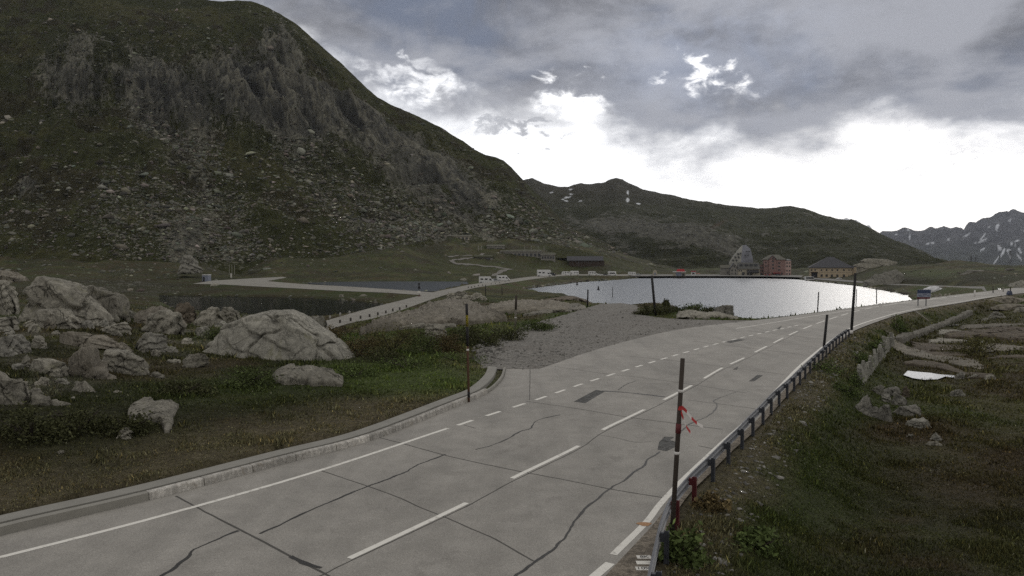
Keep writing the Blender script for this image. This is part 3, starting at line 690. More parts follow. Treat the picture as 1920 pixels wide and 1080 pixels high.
M['range'] = m_mountain('hazy range rock', .08, (.1, .1, .105))
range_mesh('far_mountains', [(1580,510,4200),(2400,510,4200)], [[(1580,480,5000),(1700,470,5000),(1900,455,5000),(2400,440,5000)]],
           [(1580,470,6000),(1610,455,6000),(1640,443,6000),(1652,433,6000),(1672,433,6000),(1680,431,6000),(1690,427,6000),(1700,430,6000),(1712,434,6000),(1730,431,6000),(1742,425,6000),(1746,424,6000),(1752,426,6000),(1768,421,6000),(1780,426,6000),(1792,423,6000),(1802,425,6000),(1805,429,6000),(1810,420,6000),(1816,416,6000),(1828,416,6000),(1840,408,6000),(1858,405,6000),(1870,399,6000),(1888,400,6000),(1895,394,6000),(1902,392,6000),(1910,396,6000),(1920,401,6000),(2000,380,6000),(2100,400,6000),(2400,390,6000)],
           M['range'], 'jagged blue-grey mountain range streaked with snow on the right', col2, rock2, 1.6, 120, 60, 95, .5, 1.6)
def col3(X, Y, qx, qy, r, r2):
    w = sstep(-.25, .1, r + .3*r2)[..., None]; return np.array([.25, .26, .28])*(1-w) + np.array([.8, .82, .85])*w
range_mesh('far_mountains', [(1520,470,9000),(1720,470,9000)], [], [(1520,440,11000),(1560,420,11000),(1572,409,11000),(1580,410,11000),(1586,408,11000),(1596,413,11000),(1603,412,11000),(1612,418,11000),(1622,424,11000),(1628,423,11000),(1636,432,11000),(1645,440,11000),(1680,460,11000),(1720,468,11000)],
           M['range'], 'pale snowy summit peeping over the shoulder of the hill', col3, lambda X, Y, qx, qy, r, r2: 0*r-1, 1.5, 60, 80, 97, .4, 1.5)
# ------------------------------------------------------------------ scree and loose stones
def ico():
    bm = bmesh.new(); bmesh.ops.create_icosphere(bm, subdivisions=1, radius=1)
    V = np.array([v.co[:] for v in bm.verts]); Fc = np.array([[v.index for v in f.verts] for f in bm.faces]); bm.free(); return V, Fc
IV, IF = ico()
def stones_mesh(name, P, size, mat, tint, seed=5, flat=.6):
    r = np.random.default_rng(seed); n = len(P)
    T = [IV*(1+.28*r.standard_normal((12, 1))) + .12*r.standard_normal((12, 3)) for _ in range(16)]
    k = r.integers(0, 16, n); B = np.array(T)[k]
    sc = size[:, None]*np.c_[r.uniform(.7, 1.4, n), r.uniform(.7, 1.3, n), r.uniform(.45, 1.0, n)*flat*1.3]
    B = B*sc[:, None, :]; a = r.uniform(0, 6.28, n); c, s = np.cos(a)[:, None], np.sin(a)[:, None]
    X = B[..., 0]*c - B[..., 1]*s; Y = B[..., 0]*s + B[..., 1]*c; Z = B[..., 2] + .25*X*np.sin(a*3)[:, None]
    V = np.stack([X + P[:, :1], Y + P[:, 1:2], Z + P[:, 2:3]], -1).reshape(-1, 3)
    Fc = (IF[None] + 12*np.arange(n)[:, None, None]).reshape(-1, 3)
    col = np.repeat(tint, 12, axis=0)
    return np_mesh(name, V, Fc, mat, False, None, {'Col': col})
def m_stone():
    g = N('scree stone'); v = g.pos(); c = g.attr('Col'); f = g.noise(v, 1.2, 6, .7)
    return g.done(g.mix(1.0, c, g.ramp(f, [(.3, .55), (.7, 1.3)]), 'MULTIPLY'), .95, g.bump(f, .6, .4), spec=.1)
M['stone'] = m_stone()
r = np.random.default_rng(3)
cpx = r.uniform(-60, 1230, 330000); cs = r.uniform(0.0, .99, 330000)**1.15
sx_, sy_, sz_, scl, ssc, sst, sr1, sqx, sqy = mtn(cpx, cs)
vis = (sqy > -15) & (sqx > -30)
acc = vis & (r.uniform(0, 1, len(cpx)) < np.clip(ssc**1.5*.22 + .014, 0, 1))
P1 = np.c_[sx_, sy_, sz_][acc]; sz1 = np.exp(r.normal(-.66, .58, len(P1)))
sz1 = np.clip(sz1, .22, 4.2)*np.clip(P1[:, 1]/520, .7, 1.25)
mq = r.uniform(0, 1, 26000); mxp = r.uniform(-30, 1920, 26000); myp = 455 + 112*mq
zz_ = np.clip(zone2(mxp, myp, 160, 535, 190, 32)*1.0 + zone2(mxp, myp, 600, 560, 260, 9)*.10 + zone2(mxp, myp, 450, 502, 330, 9)*.55 + zone2(mxp, myp, 1740, 508, 190, 16)*.30 + zone2(mxp, myp, 1210, 503, 200, 6)*.2 + zone2(mxp, myp, 1650, 538, 90, 6)*.3 + zone2(mxp, myp, 820, 485, 230, 22)*.22 + zone2(mxp, myp, 1120, 488, 160, 14)*.3 + zone2(mxp, myp, 300, 500, 300, 14)*.3, 0, 1)
ok = r.uniform(0, 1, 26000) < zz_*.20
mh = np.array([hit(a, b) for a, b in zip(mxp[ok], myp[ok])]); sz2 = np.clip(np.exp(r.normal(-.9, .45, len(mh))), .15, 1.6)*np.clip(mh[:, 1]/250, .5, 1.6)
_d = LAKE[:16]; _t = r.uniform(0, 15, 900); _i = np.minimum(_t.astype(int), 14); _q = _d[_i] + (_d[_i+1]-_d[_i])*(_t-_i)[:, None]; _o = _q/np.linalg.norm(_q, axis=1)[:, None]*np.abs(r.normal(.6, 1.6, 900))[:, None]; _q = _q + _o
mh = np.vstack([mh, np.c_[_q, ground_z(_q[:, 0], _q[:, 1], False)]]); sz2 = np.r_[sz2, np.clip(np.exp(r.normal(-.8, .5, 900)), .2, 1.3)]
for _pd, cnt_ in ((POND1, 160), (POND2, 160)):
    _t = r.uniform(0, len(_pd)-1, cnt_); _i = np.minimum(_t.astype(int), len(_pd)-2); _q = _pd[_i] + (_pd[_i+1]-_pd[_i])*(_t-_i)[:, None] + r.normal(0, .7, (cnt_, 2)); mh = np.vstack([mh, np.c_[_q, ground_z(_q[:, 0], _q[:, 1], False)]]); sz2 = np.r_[sz2, np.clip(np.exp(r.normal(-1.3, .5, cnt_)), .12, .8)]
wl = np.array([(inside(mh[:, 0], mh[:, 1], p)) for p in (CAUSEWAY, QUAY)]).any(0); mh, sz2 = mh[~wl], sz2[~wl]
Pall = np.vstack([P1, mh]); sall = np.r_[sz1, sz2]
tt = np.exp(r.normal(-1.95, .42, (len(Pall), 1)))*np.array([[1, .975, .80]])*(1 + .05*r.standard_normal((len(Pall), 3)))
tag(stones_mesh('scree', Pall, sall, M['stone'], tt), 'pale boulders and scree strewn over the mountainside and the moor', 'scree', kind='stuff')

# ------------------------------------------------------------------ boulders and slabs
def rock(label, top, base, dfac=.8, mat='rock', rough=.06, seed=0, group=None, name='boulder', cuts=5, sq=.75, Yfix=None, fr=1.0, res=(100, 56), layer=.42):
    """body lofted from the traced skyline of a rock: real width, height and depth"""
    top = np.array(top, float); rg = np.random.default_rng(seed+100)
    if cuts > 2: top[:, 0] = top[:, 0].mean() + (top[:, 0]-top[:, 0].mean())*1.07; cuts += 4
    bx = np.array(base, float) if hasattr(base, '__len__') else np.array([[top[0, 0], base], [top[-1, 0], base]], float)
    xm = .5*(top[0, 0] + top[-1, 0]); bm_ = np.interp(xm, bx[:, 0], bx[:, 1])
    if Yfix: B = gY(xm, bm_, Yfix)
    else: B = hit(xm, bm_)
    Y0 = B[1]; s = Y0/F; half = .5*(top[-1, 0]-top[0, 0])*s; D = max(.12, dfac*half)
    nx, nt = res
    pxs = np.linspace(top[0, 0], top[-1, 0], nx); tp = np.interp(pxs, top[:, 0], top[:, 1])
    e = np.sin(np.linspace(0, math.pi, nx))**.45; e[0] = e[-1] = .04
    V = np.zeros((nx, nt, 3)); th = np.linspace(0, math.pi, nt)
    Yc = Y0 + D*fr
    for i in range(nx):
        bi = np.interp(pxs[i], bx[:, 0], bx[:, 1])
        zb = gp(pxs[i], bi, 0)[2] if False else gY(pxs[i], bi, Y0)[2]
        zt = gY(pxs[i], tp[i], Yc)[2]
        h = max(.03, zt - zb); X = (pxs[i]-960)/F
        d = D*e[i]
        flat = mat.startswith('slab') or dfac < .36
        y = Yc - d*np.sign(np.cos(th))*np.abs(np.cos(th))**(1.0 if flat else sq)
        z = zb - .12 - .05*h + (h+.12+.05*h)*np.sin(th)**(1.15 if flat else sq)
        V[i, :, 0] = X*Yc*(1 + .0*y); V[i, :, 1] = y; V[i, :, 2] = z
    P = V.reshape(-1, 3); c0 = P.mean(0)
    size = half*2
    for _ in range(cuts):                                          # flat broken faces
        nrm = rg.standard_normal(3); nrm[2] = abs(nrm[2])*.4 + .05; nrm[1] = -abs(nrm[1])*1.2; nrm /= np.linalg.norm(nrm)
        dd = (P-c0)@nrm; lim = np.quantile(dd, .92 - .2*rg.random())
        P = P - np.clip(dd-lim, 0, None)[:, None]*nrm*.95
    q = P/max(.25, size)*3.2 + seed*3.1
    hg = P[:, 2].max()-P[:, 2].min(); sz = min(size, hg*2.2)
    ln_ = rg.standard_normal(3)*np.array([.6, .5, 1]); ln_ /= np.linalg.norm(ln_)                 # ledges along the bedding
    lw = max(.22, sz*rg.uniform(.13, .24)); t = (P@ln_)/lw + .9*fbm(q[:, 0]*.7, q[:, 1]*.7, q[:, 2]*.7, oct=3, seed=seed+7)
    saw = t-np.floor(t); led = (np.minimum(saw*1.2, (1-saw)*5) - .45)*lw*layer
    jn = np.cross(ln_, rg.standard_normal(3)); jn /= np.linalg.norm(jn); gro = 0
    for jj, wj in ((jn, rg.uniform(.30, .5)), (np.cross(ln_, jn), rg.uniform(.35, .6))):           # open joints
        tj = (P@jj)/(sz*wj) + .35*fbm(q[:, 0]*1.3, q[:, 1]*1.3, q[:, 2]*1.3, oct=3, seed=seed+8) + rg.random(); dj = np.abs(tj-np.round(tj))*sz*wj
        gro = gro + np.exp(-(dj/max(.035, sz*.012))**2)
    off_ = led - np.clip(gro, 0, 1)*sz*.045*(layer > .1)
    n1 = fbm(q[:, 0], q[:, 1], q[:, 2], oct=3, seed=seed+1); n2 = fbm(q[:, 0]*2.7, q[:, 1]*2.7, q[:, 2]*2.7, oct=4, seed=seed+2, ridged=True)
    dirv = (P - c0) / (np.linalg.norm(P-c0, axis=1)[:, None]+1e-6)
    hgt = (P[:, 2].max()-P[:, 2].min())
    am = min(size, hgt*2.0)*rough
    P = P + dirv*(am*n1 + am*.55*n2 + off_)[:, None]*np.array([1, 1, .7])
    Fc = []
    G = np.arange(nx*nt).reshape(nx, nt)
    Fq = np.stack([G[:-1, :-1], G[1:, :-1], G[1:, 1:], G[:-1, 1:]], -1).reshape(-1, 4)
    ce = np.array([c0[0], Yc, P[:, 2].min()-.1])
    loc = np.array([gY(xm, bm_, Yc)[0], Yc, P[:, 2].min()])
    o = np_mesh(name, P - loc, Fq[:, ::-1].copy(), M[mat], True)
    bm = bmesh.new(); bm.from_mesh(o.data)
    bmesh.ops.holes_fill(bm, edges=[x for x in bm.edges if x.is_boundary], sides=0)
    bmesh.ops.recalc_face_normals(bm, faces=bm.faces); bm.to_mesh(o.data); bm.free()
    o.location = loc
    return tag(o, label, 'rock', group)
def plate(label, top, base, hmax=.22, mat='slab', rough=.05, seed=0, group=None, steps=0, jag=.30, name='flat_rock', res=(90, 34), lift=0.0):
    """ledge lying on the ground between the traced near edge and far edge: real plan shape, low height"""
    top = np.array(top, float); bx = np.array(base, float) if hasattr(base, '__len__') else np.array([[top[0, 0], base], [top[-1, 0], base]], float)
    nx, nt = res; pxs = np.linspace(top[0, 0], top[-1, 0], nx); tp = np.interp(pxs, top[:, 0], top[:, 1]); bp = np.interp(pxs, bx[:, 0], bx[:, 1])
    xm = .5*(pxs[0]+pxs[-1]); B = hit(xm, float(np.interp(xm, bx[:, 0], bx[:, 1]))); z0 = B[2] + lift
    th = np.linspace(0, math.pi, nt); f = (1-np.cos(th))/2
    P = np.zeros((nx, nt, 3)); ex = np.sin(np.linspace(0, math.pi, nx))**.35; ex[0] = ex[-1] = .05
    for i in range(nx):
        a = gp(pxs[i], max(bp[i], tp[i]+.6), z0); b = gp(pxs[i], tp[i], z0 + hmax*ex[i]*.9)
        P[i, :, 0] = a[0]*(1-f) + b[0]*f; P[i, :, 1] = a[1]*(1-f) + b[1]*f; P[i, :, 2] = z0 + .06 + hmax*ex[i]*np.sin(th)**.55
    L = max(1.0, np.linalg.norm(P[-1, 0]-P[0, 0])); S0 = P[..., 1]
    q = P.reshape(-1, 3); k = min(1.0, 6/L)*1.1 + .25
    n1 = fbm(q[:, 0]*k, q[:, 1]*k*.55, oct=4, seed=seed+1).reshape(nx, nt); n2 = fbm(q[:, 0]*k*3, q[:, 1]*k*1.6, oct=4, seed=seed+2, ridged=True).reshape(nx, nt)
    P[..., 1] += jag*(P[:, -1:, 1]-P[:, :1, 1])*n1
    if steps:
        w = f[None]*steps + 1.2*n1; saw = w - np.floor(w); P[..., 2] += hmax*.32*np.sin(th)[None]**.5*(np.minimum(saw*1.15, (1-saw)*7.0) - .5)
    P[..., 2] += hmax*(rough*7*n1 + rough*4*n2)*np.sin(th)[None]**.4
    edge = np.zeros((nx, nt), bool); edge[:, 0] = edge[:, -1] = True; edge[0] = edge[-1] = True
    gg = ground_z(P[..., 0], P[..., 1], False); P[..., 2] = np.maximum(.75*gg + .25*z0 + (P[..., 2]-z0), gg + .03)
    P[..., 2] = np.where(edge, gg - .3, P[..., 2])
    loc = np.array([B[0], float(P[..., 1].mean()), z0]); G = np.arange(nx*nt).reshape(nx, nt)
    Fq = np.stack([G[:-1, :-1], G[1:, :-1], G[1:, 1:], G[:-1, 1:]], -1).reshape(-1, 4)
    o = np_mesh(name, P.reshape(-1, 3)-loc, Fq, M[mat], True); o.location = loc
    return tag(o, label, 'rock', group)
R = rock
R('tall domed outcrop split by branching dark cracks at far left', [(18,548),(24,530),(38,515),(52,511),(63,514),(90,525),(118,533),(135,542),(152,562),(172,582),(190,594),(203,603)], [(18,600),(203,610)], .7, seed=1, rough=.035, cuts=4)
R('broad sloping slab right of the tall cracked dome', [(132,552),(138,539),(150,537),(182,538),(196,546),(208,548),(222,551),(231,562),(234,592)], [(132,596),(234,606)], .8, seed=2, rough=.04)
R('thin flat ledge left of the cracked dome, on the frame edge', [(-70,512),(-30,507),(0,508),(28,511),(34,516)], 530, 1.2, 'slab', seed=3)
R('square block leaning under the thin ledge at frame edge', [(-50,530),(-10,522),(12,522),(26,528),(30,550)], 592, .7, seed=4)
R('rounded boulder at the frame edge below the cracked dome', [(-30,602),(0,596),(14,590),(28,588),(38,600),(30,616)], 622, .8, seed=5)
R('hump-backed boulder in front of the cracked dome', [(68,600),(74,586),(85,581),(110,578),(126,588),(145,600),(152,612)], [(68,610),(152,622)], .7, seed=6)
R('small wedge boulder against the hump-backed boulder', [(74,606),(84,599),(98,599),(104,608)], 615, .8, 'slab', seed=7)
R('little flat stone left of the wedge boulder', [(44,606),(52,601),(62,600),(64,607)], 612, .9, seed=8)
R('pale triangular slab between dome and folded boulder', [(178,622),(192,612),(206,604),(222,600),(232,608),(242,622)], 626, .7, seed=9, rough=.04)
R('long tilted slab behind the folded boulder', [(225,604),(242,594),(256,584),(268,571),(285,572),(305,577),(330,584),(348,594)], 612, .6, 'slab', seed=10)
R('large rounded boulder with curved folds in its face', [(246,612),(252,602),(264,595),(290,586),(312,582),(332,589),(344,600),(346,618),(338,630)], [(246,622),(338,634)], .8, seed=11, rough=.05)
R('flat-topped reddish ledge by the dark pond', [(318,567),(328,566),(350,568),(370,570),(376,578),(372,592)], 606, .6, 'slab_brown', seed=12, cuts=7)
R('broken jointed block right of the reddish ledge', [(352,606),(362,592),(372,578),(386,574),(405,578),(418,584),(428,598),(420,606)], 613, .6, seed=13, cuts=8)
R('angular split block nearest the big grey whaleback', [(405,584),(412,577),(428,576),(445,580),(456,586),(462,595),(450,603)], 608, .7, seed=14, cuts=8)
R('small knobbly boulder in the hollow left of the whaleback', [(362,622),(370,614),(384,612),(392,618),(390,628)], 632, .9, 'rock_grey', seed=15)
R('blunt triangular boulder in front of the folded boulder', [(236,654),(246,640),(258,630),(274,624),(290,627),(302,640),(310,654)], 661, .8, 'rock_grey', seed=16)
R('huge grey whaleback boulder with a long dark split', [(386,662),(394,648),(404,636),(420,620),(440,605),(462,593),(480,587),(500,582),(535,581),(548,584),(565,592),(585,606),(605,618),(625,630),(642,645),(654,660),(661,676)], [(386,664),(480,668),(560,682),(661,690)], .75, 'rock_grey', rough=.04, seed=17, cuts=2, res=(220, 110), sq=.85, layer=.17)
plate('cracked flat slab at the foot of the grey whaleback', [(512,704),(522,692),(535,686),(560,686),(590,690),(620,697),(645,706)], 722, 0.45, 'rock', seed=18)
R('small split stone at the end of the flat slab', [(568,712),(580,706),(600,704),(616,708),(622,714)], 724, .7, 'rock', seed=43)
R('square mossy block standing behind the whaleback', [(564,598),(574,594),(592,592),(608,592),(615,600),(613,616)], 626, .6, 'rock_grey', seed=19, cuts=7)
R('narrow tilted boulder at the left foot of the whaleback', [(332,694),(336,684),(346,674),(360,665),(376,664),(386,672)], [(332,700),(386,682)], .6, seed=20)
R('low stone left of the narrow tilted boulder', [(304,681),(314,675),(326,673),(336,678)], 683, .8, seed=21)
R('long low slab with a dark hollow, second tier from the cracked dome', [(80,644),(95,632),(112,625),(130,621),(150,624),(168,628),(185,626),(200,630),(216,638)], [(80,660),(216,646)], .45, 'slab', seed=22, rough=.05)
R('rough knob at the left end of the long low slab', [(54,642),(58,631),(70,629),(80,632),(84,644)], 655, .8, seed=23)
R('dark blocky boulder at the frame edge beside the rough knob', [(-20,640),(0,634),(20,629),(42,627),(48,640),(50,656)], 668, .8, 'rock_dark', seed=24, cuts=7)
R('broad slab sloping down to a reddish foot', [(90,668),(104,661),(122,655),(142,650),(158,649),(173,655),(177,670),(186,690),(202,706),(228,726)], [(90,684),(150,710),(228,736)], .5, 'slab', seed=25, rough=.035)
R('block with a dark shadowed side beside the broad slab', [(174,666),(184,658),(200,655),(224,660),(250,671),(268,679),(276,690)], 704, .5, 'rock', seed=26, cuts=8, sq=.5)
R('smooth pale hump above the shadowed block', [(196,655),(206,647),(216,642),(228,643),(242,656)], 661, .6, 'slab', seed=27)
R('angular pale slab with a jagged lower edge', [(56,668),(66,662),(80,668),(92,676),(108,678),(120,688),(128,698)], [(56,700),(128,714)], .5, seed=28, cuts=7)
R('small dark boulder left of the angular pale slab', [(12,692),(18,684),(28,680),(38,685),(40,692)], 697, .8, 'rock_dark', seed=29)
R('upright pointed stone above the small dark boulder', [(34,680),(40,670),(46,664),(54,672),(54,684)], 690, .6, seed=30)
R('round little boulder below the angular pale slab', [(64,714),(70,708),(80,707),(86,715)], 724, .9, seed=31)
R('large pale wedge rock rising at the frame edge', [(-40,690),(-10,694),(4,708),(18,712),(32,702),(46,694),(51,704),(50,726),(42,744)], [(-40,760),(42,768)], .7, seed=32, rough=.05)
R('narrow lichen-covered ridge rock pointing down to the right', [(24,732),(36,728),(60,735),(82,743),(104,750),(124,760),(140,768),(153,779)], [(24,742),(100,768),(153,790)], .25, 'rock', seed=33)
R('small layered stone below the broad slab', [(124,722),(134,716),(150,716),(164,724),(174,736)], 738, .5, seed=34)
plate('pale layered slab lying alone in the turf', [(243,780),(246,766),(258,756),(272,748),(288,748),(304,758),(322,766),(330,786),(326,798)], [(243,796),(326,806)], 0.3, 'rock', seed=35)
R('fist-like pale stone left of the lone layered slab', [(211,818),(216,808),(226,803),(238,804),(244,814)], 826, .8, 'rock', seed=36)
R('small pale stone near the narrow tilted boulder', [(270,706),(278,699),(290,698),(302,704)], 709, .7, seed=37)
R('white chip of stone in the dark turf lower left', [(98,850),(104,844),(110,846),(112,851)], 854, .8, seed=38)

fr_ = np.random.default_rng(77); FG = 'broken stones wedged among the outcrop boulders'
for i, (px, py, w) in enumerate([(60,622,26),(12,626,20),(100,628,18),(160,618,30),(215,632,24),(232,668,30),(180,640,18),(140,642,22),(40,660,20),(72,655,16),(100,690,20),(140,700,34),(160,740,24),(110,722,26),(60,742,30),(205,690,24),(240,702,22),(318,662,26),(348,648,30),(300,640,22),(330,610,18),(240,598,26),(150,604,20),(20,606,22),(352,672,18),(410,615,34),(455,602,20),(10,672,26),(30,720,20),(190,612,22),(290,668,20),(86,610,14),(265,660,20),(130,752,18),(215,740,18)]):
    h = w*fr_.uniform(.38, .7); R('broken angular stone wedged between the big outcrop boulders', [(px-w*.5, py-h*.3), (px-w*fr_.uniform(.2, .35), py-h*fr_.uniform(.7, 1)), (px+w*fr_.uniform(0, .2), py-h), (px+w*fr_.uniform(.3, .42), py-h*fr_.uniform(.5, .9)), (px+w*.5, py-h*.2)], py, .9, ('rock', 'rock_grey', 'rock', 'rock_dark')[i % 4], seed=600+i, group=FG, name='broken_stone', res=(44, 26), cuts=6)
# polished outcrop in the middle distance
plate('huge rippled whaleback outcrop beside the pale lane', [(672,620),(700,601),(735,590),(765,580),(795,567),(820,558),(842,553),(868,552),(890,560),(912,574),(935,590),(952,600)], [(672,622),(800,612),(952,606)], 1.1, 'slab', seed=50, steps=7, jag=.06)
plate('pale flat ledge along the front of the rippled outcrop', [(722,611),(745,606),(770,603),(800,607),(830,609),(856,611)], 616, 0.35, 'rock', seed=51)
R('rounded pale rock among the bushes below the rippled outcrop', [(786,622),(798,614),(815,611),(832,613),(844,624)], 634, .6, 'rock', rough=.04, seed=52)
plate('second smooth outcrop right of the yellow banded pole', [(872,590),(892,577),(920,568),(952,561),(985,559),(1020,562),(1050,566),(1070,574)], 588, 0.9, 'slab', seed=53, steps=5, jag=.06)
plate('pale smooth slab sloping to the edge of the lay-by', [(980,590),(1005,582),(1030,574),(1060,568),(1085,568),(1100,576)], [(980,592),(1100,580)], 0.3, 'rock', seed=54)
R('small pointed rock in the hollow between the outcrops', [(908,582),(914,577),(921,578),(926,583)], 584, .8, seed=55)
plate('reddish low ledge at the near lake bank', [(1018,560),(1040,555),(1070,553),(1100,552),(1116,558)], 564, 0.4, 'slab_brown', seed=56)
CLU = 'pale boulders heaped beside the lane'
for i, (a, b, c, d, lb) in enumerate([(836,858,549,562,'leftmost boulder of the pale heap beside the lane'),(850,880,546,556,'upper boulder of the pale heap beside the lane'),(862,892,553,564,'front boulder of the pale heap beside the lane'),(884,908,549,560,'rightmost boulder of the pale heap beside the lane'),(845,868,554,564,'lowest boulder of the pale heap beside the lane'),(896,918,556,564,'flat outlying boulder of the pale heap beside the lane')]):
    R(lb, [(a,d-3),(a+.3*(b-a),c),(a+.7*(b-a),c+1),(b,d-3)], d, .8, seed=60+i, group=CLU)
# rocks on the near bank of the lake
plate('long pale slab on the lake bank beyond the lay-by', [(1268,594),(1275,587),(1295,584),(1320,588),(1350,590),(1384,593)], 598, 0.35, 'rock', seed=70)
R('small pale rock leaning above the long bank slab', [(1296,584),(1299,575),(1306,573),(1315,582)], 586, .7, seed=71)
R('dark angular outcrop standing against the lake', [(1332,584),(1345,577),(1360,573),(1376,573),(1382,580),(1384,588)], 591, .6, 'rock_dark', seed=72, cuts=8)
R('jagged pointed rock right of the dark lake outcrop', [(1382,588),(1387,582),(1394,579),(1399,580),(1400,589)], 592, .7, 'rock_dark', seed=73, cuts=8)
R('last low rock of the lake bank, nearest the road', [(1398,591),(1404,587),(1411,587),(1417,591)], 594, .7, 'rock_dark', seed=74)
R('low pale stone at the left corner of the bank shrubs', [(1184,588),(1192,583),(1202,583),(1206,588)], 590, .7, seed=75)
# heap of broken boulders on the right
HP = 'heap of broken boulders below the embankment'
R('big pale-topped boulder at the left of the broken heap', [(1606,776),(1612,762),(1622,748),(1632,739),(1648,737),(1656,748),(1650,764),(1640,774)], 780, .7, 'rock_dark', seed=80, group=HP, cuts=7)
R('tall flat-faced boulder at the front of the broken heap', [(1650,790),(1652,774),(1658,764),(1668,758),(1679,757),(1684,766),(1684,788)], 793, .7, 'rock_dark', seed=81, group=HP, cuts=8, sq=.5)
R('dark wedge squeezed behind the tall flat-faced boulder', [(1626,782),(1634,772),(1645,761),(1657,758),(1662,770)], 787, .6, 'rock_dark', seed=82, group=HP, cuts=7)
R('flat-topped boulder at the back of the broken heap', [(1656,744),(1662,735),(1674,728),(1690,725),(1699,732),(1698,742)], 746, .8, 'rock_dark', seed=83, group=HP, cuts=7)
R('upright slab with a sloping crest in mid heap', [(1678,758),(1680,744),(1684,734),(1692,740),(1706,745),(1716,748),(1713,758)], 762, .6, 'rock_dark', seed=84, group=HP, cuts=7)
R('wide speckled block at the right end of the heap', [(1686,780),(1688,768),(1700,762),(1716,763),(1728,759),(1738,755),(1746,766),(1744,776)], 784, .7, 'rock_dark', seed=85, group=HP, cuts=7)
R('small stone filling the middle of the heap', [(1657,748),(1664,738),(1674,740),(1680,750)], 756, .7, 'rock_dark', seed=86, group=HP)
R('brown-stained block behind the sloping crest slab', [(1696,738),(1699,726),(1706,722),(1712,734)], 746, .7, 'slab_brown', seed=87, group=HP)
R('dark block on the rear left of the heap', [(1638,738),(1644,730),(1654,722),(1664,727),(1667,736)], 744, .7, 'rock_dark', seed=88, group=HP)
R('mossy low boulder in front of the broken heap', [(1700,803),(1708,793),(1722,787),(1740,785),(1752,792),(1760,802)], 806, .7, 'rock_grey', seed=90)
R('little knobbly stone below the mossy low boulder', [(1752,824),(1757,814),(1764,810),(1771,815),(1774,824)], 828, .8, 'rock_dark', seed=91)
R('tiny white stone left of the little knobbly stone', [(1704,819),(1710,815),(1717,814),(1721,819)], 822, .8, 'rock', seed=92)
R('flat splintered stones at the foot of the knobbly stone', [(1744,832),(1754,828),(1766,830),(1777,830)], 838, .5, 'rock', seed=93)
R('half-buried ring-shaped boulder right of the heap', [(1788,741),(1794,733),(1804,730),(1814,735),(1818,742)], 744, .8, 'rock_grey', seed=94)
R('dark wedge stone at the tip of the bog pool', [(1794,710),(1800,703),(1808,697),(1814,703),(1818,710)], 712, .6, 'rock_dark', seed=95)
R('grey flat stone right of the dark wedge stone', [(1818,708),(1826,702),(1838,703),(1842,708)], 711, .6, 'rock_grey', seed=96)
R('angular stone pair at the end of the brown slabs', [(1848,712),(1858,703),(1866,701),(1876,712)], 714, .6, 'rock', seed=97)
R('grey boulder alone on the moor upper right', [(1858,593),(1866,586),(1874,583),(1882,589),(1886,594)], 597, .8, 'rock_grey', seed=98)
R('low boulder left of the grey moor boulder', [(1842,600),(1850,596),(1858,597)], 602, .7, 'rock_grey', seed=99)
R('pale stone on the right frame edge of the moor', [(1904,584),(1912,577),(1922,576),(1930,584)], 587, .8, 'rock', seed=130)
SL = 'glacier-smoothed slabs in the bog'
plate('long pale slab running down from the upright stones', [(1656,646),(1668,643),(1690,648),(1720,655),(1750,663),(1790,671),(1820,675),(1842,683)], [(1656,656),(1750,677),(1842,697)], 0.11, 'slab', seed=101)
plate('brown slab between the pale slab and the bog pool', [(1696,680),(1720,677),(1750,679),(1775,684),(1800,695),(1812,702)], [(1696,684),(1760,692),(1812,706)], 0.11, 'slab_brown', seed=102)
plate('narrow slab stretching right of the bog pool', [(1812,696),(1835,698),(1858,702),(1866,706)], 710, 0.11, 'slab_brown', seed=103)
plate('widest brown slab, cut by the right frame edge', [(1775,622),(1800,618),(1840,616),(1880,612),(1920,615),(1960,622)], [(1775,630),(1860,634),(1960,644)], 0.35, 'slab_brown', seed=104, steps=4)
plate('thin pale strip of slab topmost in the bog', [(1800,608),(1830,605),(1870,606),(1910,609),(1950,611)], 614, 0.11, 'slab', seed=105)
plate('low pale slab left of the green hummock', [(1742,637),(1760,633),(1785,635),(1812,639)], 643, 0.11, 'rock', seed=106)
plate('stepped slab under the low pale slab', [(1714,641),(1735,643),(1765,645),(1800,648),(1830,653)], 657, 0.11, 'slab_brown', seed=107)
plate('grey slab right of the green hummock', [(1840,641),(1865,644),(1895,648),(1925,651)], 660, 0.11, 'slab', seed=108)
plate('slab sliver at the right frame edge below the hummock', [(1850,670),(1880,667),(1910,666),(1940,667)], 673, 0.11, 'slab_brown', seed=109)
plate('reddish slab beneath the stepped slab', [(1740,660),(1765,659),(1795,662),(1815,667)], 670, 0.11, 'slab_brown', seed=110)
plate('pale slab between wall and stepped slab', [(1758,622),(1772,617),(1792,618),(1806,622)], 627, 0.11, 'rock', seed=111)
# outcrops by the road far right
R('smooth rock hump beside the far right of the road', [(1850,566),(1868,558),(1890,556),(1915,559),(1940,566)], 570, .5, 'slab', rough=.03, seed=112, cuts=1)
R('layered rock hump below the road hump', [(1858,577),(1880,570),(1905,569),(1935,573)], 580, .4, 'slab', rough=.03, seed=113, cuts=1)
R('dark roadside cutting rock behind the information board', [(1620,532),(1640,518),(1665,510),(1700,506),(1715,512),(1730,528)], 534, .35, 'rock_dark', seed=114, cuts=9, rough=.16, Yfix=285, res=(90, 34))
R('dark rounded mound above the far bend', [(1785,536),(1800,520),(1818,508),(1835,506),(1850,513),(1866,530)], 537, .5, 'rock_dark', seed=115, cuts=4, Yfix=240, rough=.05)
R('rock hump at the right end of the far bend', [(1890,540),(1903,530),(1916,526),(1940,528)], 542, .6, 'rock_grey', seed=116, Yfix=170)
R('pale ribbed crag behind the yellow hotel', [(1590,506),(1600,492),(1625,485),(1655,484),(1685,488),(1705,498)], 508, .4, 'rock', seed=117, Yfix=430, cuts=9, rough=.2)
